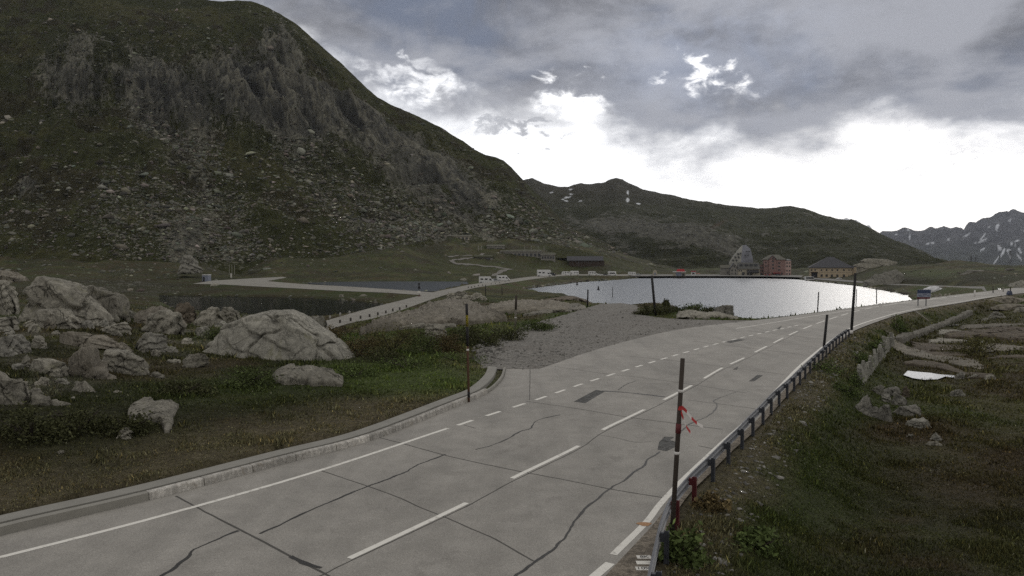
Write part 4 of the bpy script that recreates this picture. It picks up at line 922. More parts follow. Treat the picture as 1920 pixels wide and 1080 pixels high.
R('rock spur with a pale crest above the upper pond meadow', [(328,484),(345,474),(358,482),(374,498),(380,508)], 510, .6, 'rock_grey', seed=118, Yfix=330, cuts=9, rough=.16)
for i, (a, b, c, d) in enumerate([(1745,1750,551,556),(1751,1759,551,557),(1760,1769,550,556.5),(1770,1777,551,556),(1779,1784,550,554),(1737,1743,553,557)]):
    R('rounded stone in the row along the lake side of the road', [(a,d-2),(a+.3*(b-a),c),(a+.7*(b-a),c),(b,d-2)], d, .9, seed=140+i, group='rounded stones along the lake side of the road', res=(20, 12))
for px, py, w, lb in [(402,536,20,'tumbled stones below the causeway west end'),(640,556,10,'pale stone on the pond bank under the causeway'),(680,556,16,'double pale stone on the pond bank near the lane'),(868,526,14,'stone at the right tip of the upper pond')]:
    R(lb, [(px-w/2,py-1),(px-w/5,py-4),(px+w/4,py-4.5),(px+w/2,py-1)], py+1, .8, seed=int(px), res=(24, 14))
R('pale snow-like mound of old snow beyond the information board', [(1728,546),(1738,540),(1748,537),(1758,537),(1766,541),(1768,546)], [(1728,549),(1768,550)], .5, 'rock', seed=160, cuts=1, rough=.02, name='snow_patch')
sp = bpy.data.objects['snow_patch']; sp['label'] = 'grey-white mound of old snow behind the information board'; sp['category'] = 'snow patch'
M['snow'] = m_simple('old snow', (.62, .62, .64), .8, .12, .8); sp.data.materials[0] = M['snow']
# ------------------------------------------------------------------ road markings, joints, patches
g_ = N('worn white road paint'); v_ = g_.pos(); w_ = g_.noise(v_, 5, 8, .75, .3); w2_ = g_.noise(v_, .8, 4, .6)
M['paint'] = g_.done(g_.mix(g_.ramp(g_.math('ADD', w_, g_.math('MULTIPLY', w2_, .25)), [(.66, 0), (.78, .75)]), (.72, .70, .65), (.36, .34, .31)), .75, spec=.25)
M['tar'] = m_simple('black joint tar', (.035, .034, .032), .6, .2, 3, obj=False)
M['joint'] = m_simple('dark dusty joint', (.075, .072, .066), .9, .3, 3, obj=False)
M['patch'] = m_gravel('dark asphalt patch', (.10, .1, .098))
def ribbon(mb, P, w, z, wob=0.0, seed=0):
    P = np.asarray(P, float)[:, :2]; d = np.gradient(P, axis=0); d /= np.linalg.norm(d, axis=1)[:, None]+1e-9
    n = np.c_[-d[:, 1], d[:, 0]]; w = np.broadcast_to(w, len(P)).astype(float)
    if wob: w = w*(1 + wob*fbm(P[:, 0]*2.3+seed, P[:, 1]*2.3, oct=3, seed=171)); P = P + n*(wob*.05*fbm(P[:, 0]*3+seed, P[:, 1]*3, oct=3, seed=172))[:, None]
    L = P + n*(w/2)[:, None]; Rr = P - n*(w/2)[:, None]; k = len(P)
    mb.add([(*p, z) for p in L] + [(*p, z) for p in Rr], [[i+k, i+1+k, i+1, i] for i in range(k-1)])
def line_obj(name, lines, mat, z, label, wob=0.0, step=.25):
    mb = MB()
    for i, (pts, w) in enumerate(lines):
        ribbon(mb, smooth_line(poly_plan(pts), step), w, z + .0002*(i % 5), wob, i*7.7)
    o = mb.obj(name, mat); return tag(o, label, 'road marking' if 'marking' in name else 'road', kind='structure')
def walk(P, marks):
    """cut pieces (s0,s1) of a polyline by arc length"""
    d = np.r_[0, np.cumsum(np.linalg.norm(np.diff(P[:, :2], axis=0), axis=1))]; out = []
    for a, b in marks:
        if b > d[-1]: break
        t = np.linspace(a, b, max(2, int((b-a)/.3)+1)); out.append(np.c_[np.interp(t, d, P[:, 0]), np.interp(t, d, P[:, 1])])
    return out, d
mb = MB()
LL = smooth_line(poly_plan([(-300,1120),(0,1045),(300,968),(600,882),(840,803)]), .3); ribbon(mb, LL, .15, .004)
LD = smooth_line(poly_plan([(858,797.5),(900,783.5),(958,765),(1010,748),(1091,720),(1180,692),(1270,665),(1350,643),(1430,624),(1500,609)]), .3)
pc, d = walk(LD, [(i*1.95, i*1.95+1.0) for i in range(200)])
for p in pc: ribbon(mb, p, .17, .004)
LC = smooth_line(poly_plan([(400,1165),(655,1047),(875,943),(960,897),(1085,836),(1130,806),(1208,768),(1300,721),(1352,691),(1395,671),(1436,650),(1500,619),(1560,597),(1620,580),(1700,566),(1780,557),(1850,551),(1900,548)]), .3)
def sat(px, py):
    q = gp(px, py)[:2]; i = np.argmin(((LC[:, :2]-q)**2).sum(1)); return dC[i]
dC = np.r_[0, np.cumsum(np.linalg.norm(np.diff(LC[:, :2], axis=0), axis=1))]
cuts = [(sat(655,1047), sat(875,943)), (sat(960,897), sat(1085,836)), (sat(1130,806), sat(1208,768)), (sat(1240,748), sat(1297,722)), (sat(1312,709), sat(1352,690)), (sat(1367,683), sat(1395,671))]
per = (cuts[5][0]-cuts[1][0])/4; ln = np.mean([b-a for a, b in cuts])
x = cuts[5][0] + per
while x < dC[-1]: cuts.append((x, x+ln)); x += per
pc, _ = walk(LC, cuts)
for p in pc: ribbon(mb, p, .15, .004)
RL = smooth_line(poly_plan([(1150,1040),(1211,980),(1238,945),(1276,904),(1315,866.5),(1358,826.5),(1405,784.5),(1456,731.5),(1508,679),(1567,632),(1600,613),(1643,598),(1690,585),(1745,574.5),(1800,566),(1850,557.5),(1890,552)]), .3)
ribbon(mb, RL, .16, .004)
ribbon(mb, smooth_line(poly_plan([(1112,1083),(1144,1056)]), .2), .2, .004)
ribbon(mb, smooth_line(poly_plan([(1380,616),(1440,606.5),(1500,596.5),(1560,587),(1620,578),(1700,567.5),(1780,557),(1850,549)]), .5), .13, .004)
tag(mb.obj('road_markings', M['paint']), 'white edge lines and dashed centre line painted on the concrete road', 'road marking', kind='structure')
line_obj('road_joints', [([(330,930),(370,952),(450,993),(530,1035),(620,1082)], .055), ([(600,882),(640,895),(690,912),(740,930),(790,952),(840,972),(885,992),(930,1012),(1000,1052)], .04),
    ([(400,1165),(600,1080),(655,1053),(875,949),(960,903),(1085,842),(1130,811),(1208,773),(1300,726),(1352,695),(1395,675),(1500,622)], .035),
    ([(690,815),(760,833),(840,855),(950,879),(1060,900),(1145,917),(1255,935)], .045), ([(985,752),(1080,766),(1170,781),(1260,793),(1355,805)], .045),
    ([(1310,836),(1372,848)], .05), ([(1120,815),(1160,822),(1190,829),(1220,828)], .025), ([(1040,687),(1130,700),(1210,709),(1290,720),(1400,737)], .035), ([(994,690),(993,750)], .03),
    ([(1180,668),(1260,676),(1360,688),(1470,702)], .04), ([(1300,640),(1400,652),(1530,668)], .05), ([(1400,620),(1480,629),(1570,640)], .06), ([(870,797),(892,803)], .035), ([(1290,750),(1370,760),(1425,768)], .035)], M['joint'], .0025, 'dark slab joints across the concrete road', .3)
line_obj('road_cracks', [([(295,1085),(330,1062),(352,1045),(365,1030),(400,1015),(425,1003),(447,995)], .075), ([(488,1001),(515,988),(535,980),(560,966),(610,945),(650,928),(690,912),(720,901),(760,885),(785,871),(835,852)], .055),
    ([(965,1082),(985,1066),(1005,1053),(1030,1035),(1050,1018),(1068,995),(1080,975),(1095,955),(1112,942),(1145,915),(1170,902),(1190,885),(1207,874),(1215,862),(1238,847)], .055), ([(1268,820),(1290,797),(1310,788),(1330,778),(1342,766),(1344,758),(1338,752),(1355,744),(1380,735)], .05),
    ([(892,843),(920,836),(950,824),(975,809),(995,803),(1003,791),(1025,783),(1050,778)], .045), ([(1128,733),(1175,736),(1246,744)], .14), ([(545,1043),(575,1057),(600,1066)], .12), ([(1160,731),(1172,722),(1192,714)], .04)], M['tar'], .005, 'black sealed cracks wandering over the concrete slabs', .8, .12)
mb = MB()
for q in ([(1076,753),(1097,756),(1134,734),(1118,731)], [(1233,843),(1236,829),(1246,819),(1264,820),(1255,825),(1268,829),(1270,836),(1250,846)], [(1404,715),(1414,715),(1430,704),(1420,703)], [(1374,693),(1382,693),(1384,687)], [(1358,641),(1370,643),(1398,637),(1385,636)], [(1456,616),(1462,617),(1466,611)]):
    V = [Vector((*gp(x, y)[:2], .006)) for x, y in q]; t = tessellate_polygon([V]); n = len(mb.v)
    mb.v += [tuple(v) for v in V]
    for f in t:
        a, b, c = [V[i] for i in f]; f = list(f)
        if (b-a).cross(c-a).z < 0: f.reverse()
        mb.f.append([i+n for i in f])
o = np_mesh('road_patches', np.array(mb.v), mb.f, M['patch'], False); tag(o, 'dark asphalt repair patches in the concrete', 'road', kind='structure')
# stencilled survey marks beside the rail
def text_mesh(name, s, size, loc, rz, mat, parent=None, rx=0.0, depth=.0):
    cu = bpy.data.curves.new(name, 'FONT'); cu.body = s; cu.size = size; cu.align_x = 'CENTER'; cu.align_y = 'CENTER'; cu.extrude = depth; cu.offset = .004*size
    t = bpy.data.objects.new(name, cu); COL.objects.link(t)
    dg = bpy.context.evaluated_depsgraph_get(); me = bpy.data.meshes.new_from_object(t.evaluated_get(dg))
    bpy.data.objects.remove(t); me.materials.clear(); me.materials.append(mat)
    o = bpy.data.objects.new(name, me); COL.objects.link(o); o.location = loc; o.rotation_euler = (rx, 0, rz)
    if parent: o.parent = parent
    return o
M['ink'] = m_simple('black stencil ink', (.03, .03, .03), .8)
M['whitepaint'] = m_simple('fresh white paint', (.66, .64, .6), .7, .12, 5)
M['orange'] = m_simple('orange survey spray', (.36, .20, .10), .8, .2, 6, obj=False)
M['apron'] = m_simple('brown grit shoulder', (.13, .105, .08), .95, .35, 5, obj=False)
sm = empty('survey_mark', (*gp(1207, 1054)[:2], .0), 0, 'white stencilled boxes with black figures on the shoulder by the rail', 'road stencil')
for k, (py, tx) in enumerate([(1045, '8 K'), (1055.5, ''), (1066.5, '10%')]):
    q = gp(1207.5 - .25*(py-1045)*.3, py)
    b = MB().box(-.145, .145, -.082, .082, .0, .006).obj('box_mark', M['whitepaint'] if tx else M['paint'], sm); b.location = (q[0]-sm.location[0], q[1]-sm.location[1], .004)
    for j, chx in enumerate(tx.replace(' ', '')):
        m_ = len(tx.replace(' ', '')); text_mesh('figure', chx, .165, (q[0]-sm.location[0]+(j-(m_-1)/2)*.088, q[1]-sm.location[1], .013), -.02, M['ink'], sm)
mb = MB(); c = gp(1208, 983); mb.add([(c[0]+.16*math.cos(t)*(1+.3*math.sin(3*t)), c[1]+.13*math.sin(t), .007) for t in np.linspace(0, 6.28, 14)[:-1]], [list(range(13))])
tag(mb.obj('paint_splash', M['orange']), 'orange survey paint splash over the white edge line', 'paint mark', kind='structure')

# ------------------------------------------------------------------ kerb
def sweep(P, prof, closed=False):
    """prof [(offset to the left, z)]"""
    P = np.asarray(P, float)[:, :2]; d = np.gradient(P, axis=0); d /= np.linalg.norm(d, axis=1)[:, None]; n = np.c_[-d[:, 1], d[:, 0]]
    k = len(prof); V = []; Fc = []
    for p, m in zip(P, n):
        for o, z in prof: V.append((p[0]+m[0]*o, p[1]+m[1]*o, z))
    for i in range(len(P)-1):
        for j in range(k if closed else k-1):
            a, b = i*k+j, i*k+(j+1) % k; Fc.append([a, b, b+k, a+k])
    if closed: Fc.append(list(range(k))); Fc.append([(len(P)-1)*k+j for j in range(k)][::-1])
    return V, Fc
M['kerb_white'] = m_rock('chipped white kerb paint', (.66, .63, .58), (.30, .27, .23), .3, 2.2)
M['kerb_grey'] = m_simple('grey kerb concrete', (.25, .24, .215), .9, .25, 2.2, obj=False)
M['channel'] = m_simple('weathered gutter concrete', (.24, .232, .21), .9, .25, 1.6, obj=False)
M['trough'] = m_simple('dark gutter floor', (.10, .095, .085), .9, .35, 3, obj=False)  # channel floor coloured darker than the slab beside it
kb = empty('kerb', (*KERB[len(KERB)//2], 0), 0, 'long concrete kerb with white painted stones and a gutter along the left road edge', 'kerb')
koff = np.array(kb.location)
dk_ = np.r_[0, np.cumsum(np.linalg.norm(np.diff(KERB, axis=0), axis=1))]
def kat(px, py): return dk_[np.argmin(((KERB-gp(px, py)[:2])**2).sum(1))]
def kpart(a, b): 
    t = np.linspace(a, b, max(3, int((b-a)/.25))); return np.c_[np.interp(t, dk_, KERB[:, 0]), np.interp(t, dk_, KERB[:, 1])] - koff[:2]
k0, k1, k2 = kat(283, 937), kat(915, 737), dk_[-1]
x = k0
while x < k1 - .3:
    e = min(x+1.52, k1)
    MB().add(*sweep(kpart(x+.012, e-.012), [(-.0, -.06), (.025, .17), (.05, .2), (.2, .205), (.2, -.06)], True)).obj('kerb_stone', M['kerb_white'], kb, bevel=.012); x = e
MB().add(*sweep(kpart(0, k0-.01), [(0, -.06), (.02, .19), (.2, .2), (.2, -.06)], True)).obj('plain_kerb', M['kerb_grey'], kb)
MB().add(*sweep(kpart(k1+.01, k2), [(.02, -.06), (.03, .13), (.13, .13), (.14, -.3)], True)).obj('outlet_wall', M['kerb_grey'], kb)
MB().add(*sweep(kpart(0, k1), [(.205, .09), (.32, .085), (.36, .1)])).obj('gutter', M['trough'], kb)
MB().add(*sweep(kpart(k1, k2), [(.14, -.22), (.3, -.26), (.5, -.22)])).obj('outlet_channel', M['trough'], kb)
MB().add(*sweep(kpart(0, k1+.01), [(.36, -.05), (.37, .19), (.86, .2), (.88, -.1)], True)).obj('gutter_slab', M['channel'], kb)
MB().add(*sweep(kpart(k1+.02, k2), [(.5, -.25), (.51, .12), (.98, .17), (1.0, -.1)], True)).obj('outlet_bank', M['channel'], kb)

# ------------------------------------------------------------------ guardrail
M['galv'] = m_simple('weathered galvanised steel', (.17, .175, .19), .6, .25, 2.0, metal=.15, spec=.4)
M['postdark'] = m_simple('dark steel post', (.075, .08, .095), .55, .3, 3, metal=.4)
M['redpaint'] = m_simple('dull red paint', (.105, .022, .025), .6, .2, 4)
RP = smooth_line(np.array([gp(x, y)[:2] for x, y in [(1215,1240),(1228,1160),(1240,1090),(1252,1030),(1268,985),(1300,938),(1336,898),(1366,864),(1392,836),(1412,812),(1432,790),(1456,762),(1486,733),(1515,702),(1544,672),(1571,646),(1592,630)]]), .4)
dg_ = np.r_[0, np.cumsum(np.linalg.norm(np.diff(RP, axis=0), axis=1))]
gr = empty('guardrail', (*RP[len(RP)//2], 0), 0, 'steel guardrail on dark posts, two of them red, along the right road edge', 'guardrail')
go = np.array([*gr.location]); 
W = [(.05, .32), (.10, .35), (.10, .41), (.05, .45), (.05, .48), (.10, .52), (.10, .58), (.05, .61)]
Wp = [(o+.06, z) for o, z in W] + [(o+.052, z) for o, z in W[::-1]]
MB().add(*sweep(RP-go[:2], Wp, True)).obj('rail', M['galv'], gr)
sp0 = dg_[np.argmin(((RP-gp(1300,938)[:2])**2).sum(1))]
ss_ = [sp0 + 2.03*i for i in range(-4, 60) if 0 < sp0+2.03*i < dg_[-1]]
proto = {}
for i, q in enumerate(ss_):
    p = np.array([np.interp(q, dg_, RP[:, 0]), np.interp(q, dg_, RP[:, 1])]); p2 = np.array([np.interp(q+.2, dg_, RP[:, 0]), np.interp(q+.2, dg_, RP[:, 1])]); a = math.atan2(*(p2-p)[::-1])
    red = abs(q-sp0) < .1 or abs(q-sp0+2.03) < .1
    if red not in proto:
        m1 = MB().box(-.05, .05, -.075, -.065, -.5, .60).box(-.05, .05, .015, .025, -.5, .60).box(-.006, .006, -.065, .015, -.5, .60)
        po = m1.obj('post', M['redpaint'] if red else M['postdark'], gr)
        bl = MB().box(-.04, .04, .025, .115, .38, .56).obj('spacer_block', M['redpaint'] if red else M['postdark'], po)
        if red: po['label'] = 'red painted rail post'
        proto[red] = po
    else: po = copy_tree(proto[red], gr)
    po.location = (p[0]-go[0], p[1]-go[1], 0); po.rotation_euler = (0, 0, a)

# ------------------------------------------------------------------ snow poles and posts
M['pole_dark'] = m_simple('tarred snow pole wood', (.045, .036, .03), .85, .35, 3)
M['pole_black'] = m_simple('black pole paint', (.018, .017, .018), .7, .2, 4)
M['pole_rust'] = m_simple('rusty pole steel', (.10, .055, .035), .8, .3, 6)
M['pole_grey'] = m_simple('bleached pole wood', (.2, .185, .16), .9, .3, 4)
M['yellow'] = m_simple('yellow reflective band', (.52, .43, .04), .5, .1, 4)
M['white_band'] = m_simple('white reflective band', (.62, .6, .58), .5, .1, 4)
def pole(label, base, top, r, bands=(), mat='pole_dark', z=None, Y=None, mid=None, name='snow_pole'):
    """bands: (from, to, material, part name) as fractions of the height"""
    B = gp(*base, z) if z is not None else (gY(*base, Y) if Y else hit(*base)); T = gY(*top, B[1])
    e = empty(name, tuple(B), 0, label, 'pole'); d = T - B; L = np.linalg.norm(d); u = d/L
    MB().tube([-u*.3, u*L*.5, u*L], [r, r, r*.92], 12).obj('pole', M[mat], e, True)
    for a, b, m, nm in bands: MB().tube([u*L*a, u*L*b], r*1.12 + .002, 12).obj(nm, M[m], e, True)
    return e
pole('dark snow pole with striped tape in front of the rail', (1258, 1034), (1280, 672), .052, [(.505, .52, 'white_band', 'reflector_band'), (.615, .665, 'redpaint', 'red_band'), (.825, .84, 'white_band', 'ring')], z=-.12)
pole('rusty snow pole with a yellow band beside the kerb', (879, 745), (875, 570), .05, [(.55, .82, 'pole_black', 'black_sleeve'), (.82, 1.002, 'pole_black', 'black_top'), (.76, .88, 'yellow', 'yellow_band'), (.5, .52, 'white_band', 'reflector_band'), (0, .06, 'pole_black', 'foot')], 'pole_rust', z=.2)
pole('bleached snow pole between the outcrop and the lay-by', (966, 613), (968, 554), .09, [(.55, 1.0, 'pole_dark', 'dark_side'), (.28, .31, 'white_band', 'reflector_band')], 'pole_grey')
pole('dark snow pole left of the pale heap near the campers', (910.5, 555), (910.5, 534), .09, (), 'pole_black')
pole('dark snow pole right of the pale heap near the campers', (941.5, 554), (941, 536), .09, (), 'pole_black')
pole('dark snow pole at the corner of the lay-by and the outcrop', (1101.5, 575), (1102.5, 543), .1, (), 'pole_black')
pole('short snow pole on the grassy knoll before the lake', (1148, 567), (1149, 537), .09, [(.22, .3, 'pole_dark', 'plate')], 'pole_black')
pole('tall leaning snow pole among the bank shrubs', (1229, 592), (1222, 517), .14, (), 'pole_black')
pole('slim snow pole at the lake side of the road', (1533, 583), (1535, 547), .07, (), 'pole_black', z=0)
pole('tall snow pole at the far end of the guardrail', (1596, 626), (1604, 512), .11, [(0, .06, 'white_band', 'white_foot')], 'pole_black', z=0)
pole('hair-thin pole behind the tall snow pole', (1605, 571), (1606, 542), .05, (), 'pole_black', z=0)
pole('thin snow pole standing against the right end of the lake', (1643.5, 566), (1643.5, 542), .07, (), 'pole_black', z=0)
pole('short leaning snow pole behind the guardrail', (1543, 668), (1551, 590), .085, (), 'pole_black', z=-.2)
pole('white roadside marker post at the side road junction', (1827, 556), (1828, 544), .12, (), 'white_band', z=0)
pole('thin roadside pole at the far bend', (1862, 549), (1862, 536), .09, (), 'pole_dark', z=0)
pole('grey roadside pole near the blue bin', (1881, 547), (1881, 538), .09, (), 'pole_grey', z=0)
pole('pale wooden post at the bend of the dry stone wall', (1766, 612), (1765, 603), .1, (), 'pole_grey', name='wooden_post')
pole('short pale post at the far end of the dry stone wall', (1828, 583), (1828, 576), .09, (), 'pole_grey', name='wooden_post')
pole('pale marker post in the embankment below the far road', (1845, 567), (1846, 560), .1, (), 'pole_grey', name='wooden_post')
A = hit(1718, 586); B = hit(1740, 603)
tag(MB().tube([(0,0,.08), tuple(B-A+np.array([0,0,.12]))], .09, 10).obj('drain_pipe', M['pole_grey'], None, True, loc=tuple(A)), 'pale pipe lying down the embankment below the board', 'pipe')
# striped tape on the nearest pole
tb = gp(1258, 1034, -.12); Yt = tb[1] - .12
pt = lambda x, y: gY(x, y, Yt)
tp = empty('barrier_tape', tuple(pt(1276, 765)), 0, 'fluttering red and white barrier tape tied round the nearest pole', 'tape'); t0 = np.array(tp.location)
def tape(path, w, k0):
    P = smooth_line(np.array([pt(*p) for p in path]), .05); L = np.r_[0, np.cumsum(np.linalg.norm(np.diff(P, axis=0), axis=1))]
    cells = int(L[-1]/.16)+1
    for c in range(cells):
        t = np.linspace(c*.16, min((c+1)*.16, L[-1]), 5)
        if t[-1]-t[0] < .02: continue
        Q = np.array([[np.interp(q, L, P[:, i]) for i in range(3)] for q in t]) - t0; V = []; Fc = []
        for j, q in enumerate(Q):
            ang = 1.2*math.sin(3.0*t[j]+k0*2)
            o = np.array([math.cos(ang)*.3, math.sin(ang)*.5, .8])*w/2; V += [q-o, q+o]
        for j in range(4): Fc.append([2*j, 2*j+2, 2*j+3, 2*j+1])
        ob = MB().add(V, Fc).obj('red_stripe' if (c+k0) % 2 == 0 else 'white_stripe', M['redtape'] if (c+k0) % 2 == 0 else M['whitetape'], tp)
M['redtape'] = m_simple('red tape', (.38, .03, .03), .5, .1, 4); M['whitetape'] = m_simple('white tape', (.6, .57, .55), .5, .1, 4)
tape([(1277,763),(1286,770),(1297,784),(1306,793),(1314,798),(1318,800)], .075, 0)
tape([(1277,772),(1281,784),(1286,798),(1291,806),(1296,812)], .07, 0)
tape([(1272,765),(1276,766),(1281,765)], .10, 0)
# low bollards along the lane
M['boll_pale'] = m_simple('pale bollard stone', (.36, .35, .33), .9, .2, 4)
M['boll_dark'] = m_simple('dark bollard wood', (.06, .055, .048), .9, .3, 4)
def bollard(mat, label, group, pts, h):
    pr = None
    for px, py in pts:
        q = hit(px, py)
        if pr is None:
            pr = MB().tube([(0,0,-.3),(0,0,h*.9),(0,0,h)], [.13,.12,.09], 10).obj('bollard', M[mat], None, True); tag(pr, label, 'bollard', group); o = pr
        else: o = pr.copy(); COL.objects.link(o)
        o.location = tuple(q)
bollard('boll_pale', 'short pale bollard in the row on the pond side of the lane', 'pale bollards on the pond side of the lane', [(619,598),(638,592),(655.5,588.5),(672,584.5),(687,581.5),(701.5,579),(714.5,575.5),(726,572.5)], .42)
bollard('boll_dark', 'short dark bollard in the row on the outcrop side of the lane', 'dark bollards on the outcrop side of the lane', [(637.5,606.5),(657.5,602.5),(676,598.5),(693,595),(708.5,591.5),(723.5,588),(736.5,584),(749.5,581.5),(762,577)], .45)
bollard('boll_dark', 'tiny dark bollard in the row between the lane and the campers', 'dark bollards on the lane near the campers', [(878,540.5),(884,540),(890,539),(897,537),(905,536),(921,533.5),(929,532.5),(937,531.5),(947,529),(955,527.5)], .5)
# ------------------------------------------------------------------ buildings on the far shore
M['glass'] = m_simple('dark window glass', (.025, .027, .03), .25, .2, 3, spec=.5)
M['wall_pink'] = m_simple('dusty red render', (.235, .152, .138), .9, .14, .6)
M['wall_pale'] = m_simple('pale pink corner render', (.42, .30, .27), .9, .12, .6)
M['wall_yellow'] = m_simple('ochre yellow render', (.42, .345, .245), .9, .12, .6)
M['wall_grey'] = m_simple('grey stone wall', (.21, .2, .18), .9, .3, 1.2)
M['wall_beige'] = m_simple('beige render', (.34, .31, .25), .9, .18, .8)
M['wall_slate'] = m_simple('blue-grey slate cladding', (.175, .18, .205), .8, .18, .7)
M['wood'] = m_simple('dark weathered timber', (.05, .036, .028), .85, .3, 2.0)
M['roof_slate'] = m_simple('dark slate roof', (.07, .07, .078), .75, .25, 1.5)
M['roof_grey'] = m_simple('grey shingle roof', (.105, .104, .098), .85, .25, 1.5)
M['roof_tan'] = m_simple('lichen-tinted roof', (.12, .115, .095), .85, .25, 1.5)
M['conc'] = m_simple('bare concrete band', (.27, .26, .23), .9, .15, .8)
M['awning'] = m_simple('black awning cloth', (.03, .03, .033), .8, .2, 2)
M['red'] = m_simple('signal red awning', (.30, .025, .03), .7, .15, 3)
M['white'] = m_simple('white lacquer', (.62, .62, .62), .35, .08, 2, spec=.5)
M['blue'] = m_simple('blue-grey shutter', (.20, .22, .28), .6, .15, 3)
M['turf_roof'] = m_simple('turf on a roof', (.05, .052, .024), .95, .4, .8)

def bldg(name, label, px, py, Y, cat='building'):
    B = gY(px, py, Y)
    return empty(name, (B[0], B[1], B[2]), -math.atan2(B[0], B[1])*.85, label, cat), Y/F
def win(par, s, xs, zs, w, h, y, name='window', mat='glass', frame=None):
    """one pane box per window, its face 4 cm proud of the wall plane y (front = -y)"""
    for z in zs:
        for x in xs:
            MB().box((x-w/2)*s, (x+w/2)*s, y-.05, y+.1, z*s, (z+h)*s).obj(name, M[mat], par)
def hip(par, s, x0, x1, y0, y1, z, h, ov, ridge, mat, name='roof'):
    X0, X1 = x0*s-ov, x1*s+ov; Y0, Y1 = y0-ov, y1+ov; xm = (X0+X1)/2; ym = (Y0+Y1)/2; r = ridge*s/2; z0 = z*s; z1 = (z+h)*s
    V = [(X0,Y0,z0),(X1,Y0,z0),(X1,Y1,z0),(X0,Y1,z0),(xm-r,ym,z1),(xm+r,ym,z1),(X0,Y0,z0-.25),(X1,Y0,z0-.25),(X1,Y1,z0-.25),(X0,Y1,z0-.25)]
    return MB().add(V, [[0,1,5,4],[1,2,5],[2,3,4,5],[3,0,4],[6,7,1,0],[7,8,2,1],[8,9,3,2],[9,6,0,3],[9,8,7,6]]).obj(name, M[mat], par)
def gable(par, s, x0, x1, y0, y1, z, h, ov, mat, axis='x', name='roof', t=.25):
    """pitched roof, ridge along axis"""
    mb = MB(); z0, z1 = z*s, (z+h)*s
    if axis == 'x':
        ym = (y0+y1)/2; X0, X1 = x0*s-ov, x1*s+ov
        for (ya, yb) in ((y0-ov, ym), (y1+ov, ym)):
            mb.add([(X0,ya,z0),(X1,ya,z0),(X1,yb,z1),(X0,yb,z1),(X0,ya,z0-t),(X1,ya,z0-t),(X1,yb,z1-t),(X0,yb,z1-t)], [[0,1,2,3],[7,6,5,4],[0,4,5,1],[1,5,6,2],[3,2,6,7],[0,3,7,4]])
    else:
        xm = (x0+x1)/2*s; Y0, Y1 = y0-ov, y1+ov
        for (xa, xb) in ((x0*s-ov, xm), (x1*s+ov, xm)):
            mb.add([(xa,Y0,z0),(xa,Y1,z0),(xb,Y1,z1),(xb,Y0,z1),(xa,Y0,z0-t),(xa,Y1,z0-t),(xb,Y1,z1-t),(xb,Y0,z1-t)], [[0,1,2,3],[7,6,5,4],[0,4,5,1],[1,5,6,2],[3,2,6,7],[0,3,7,4]])
    return mb.obj(name, M[mat], par)

# red hotel: units are photo pixels at its distance, x from its left corner
e, s = bldg('hotel', 'tall dusty red hotel with a pointed front gable and pale corner bay', 1432, 517.5, 478)
MB().box(0, 38*s, 0, 15, -1.5, 31*s).obj('wall', M['wall_pink'], e)
MB().add([(9*s,-.6,-1),(21*s,-.6,-1),(21*s,1,-1),(9*s,1,-1),(9*s,-.6,32*s),(21*s,-.6,32*s),(21*s,1,32*s),(9*s,1,32*s),(15*s,-.6,38*s),(15*s,1,38*s)], [[0,1,5,8,4],[1,2,6,5],[3,0,4,7],[2,3,7,9,6]]).obj('gable_bay', M['wall_pink'], e)
MB().box(38*s, 48*s, .25, 14.5, -1.5, 29.5*s).obj('corner_wing', M['wall_pale'], e)
hip(e, s, 0, 38, 0, 15, 31, 9, .6, 16, 'roof_tan')
hip(e, s, 38.6, 48, .3, 14.5, 29.6, 2.2, .25, 4, 'roof_slate', 'wing_roof')
mb = MB()
for sg in (-1, 1): mb.add([(15*s,-1.1,39*s),(15*s+sg*7.4*s,-1.1,31.6*s),(15*s+sg*7.4*s,3,31.6*s),(15*s,3,39*s),(15*s,-1.1,38.3*s),(15*s+sg*7.4*s,-1.1,30.9*s),(15*s+sg*7.4*s,3,30.9*s),(15*s,3,38.3*s)], [[0,1,2,3],[7,6,5,4],[0,4,5,1],[1,5,6,2],[2,6,7,3]])
mb.obj('gable_roof', M['roof_slate'], e)
win(e, s, [16], [13, 19.5, 26, 31.5], 3.6, 3.0, -.6); win(e, s, [27], [10, 16.5, 23], 4.2, 2.6, 0); win(e, s, [3.5], [3, 17.5, 24], 2.2, 2.6, 0); win(e, s, [7.2], [3, 17.5], 1.4, 3, 0)
win(e, s, [16, 21.5], [3.2], 2.6, 3.2, -.6, 'ground_window'); win(e, s, [26.5, 32], [3.2], 2.6, 3.2, 0, 'ground_window'); win(e, s, [41, 45.5], [2.5, 8.5, 17, 23], 2.4, 2.8, .25)
MB().box(16*s, 29*s, -2.6, -.62, 5.2*s, 6.3*s).obj('terrace_awning', M['red'], e)
# pink middle wing
e, s = bldg('hotel_wing', 'lower pink wing joining the grey inn to the red hotel', 1423.2, 517.5, 481)
MB().box(0, 8.6*s, 0, 10, -1.5, 21*s).obj('wall', M['wall_pink'], e)
MB().box(-.4*s, 8.7*s, -.4, 10.3, 21*s, 22.3*s).obj('roof', M['roof_tan'], e)
win(e, s, [2.5, 6.2], [8.5, 14.5], 2.6, 2.6, 0); win(e, s, [4.2], [2], 3, 4, 0, 'door')
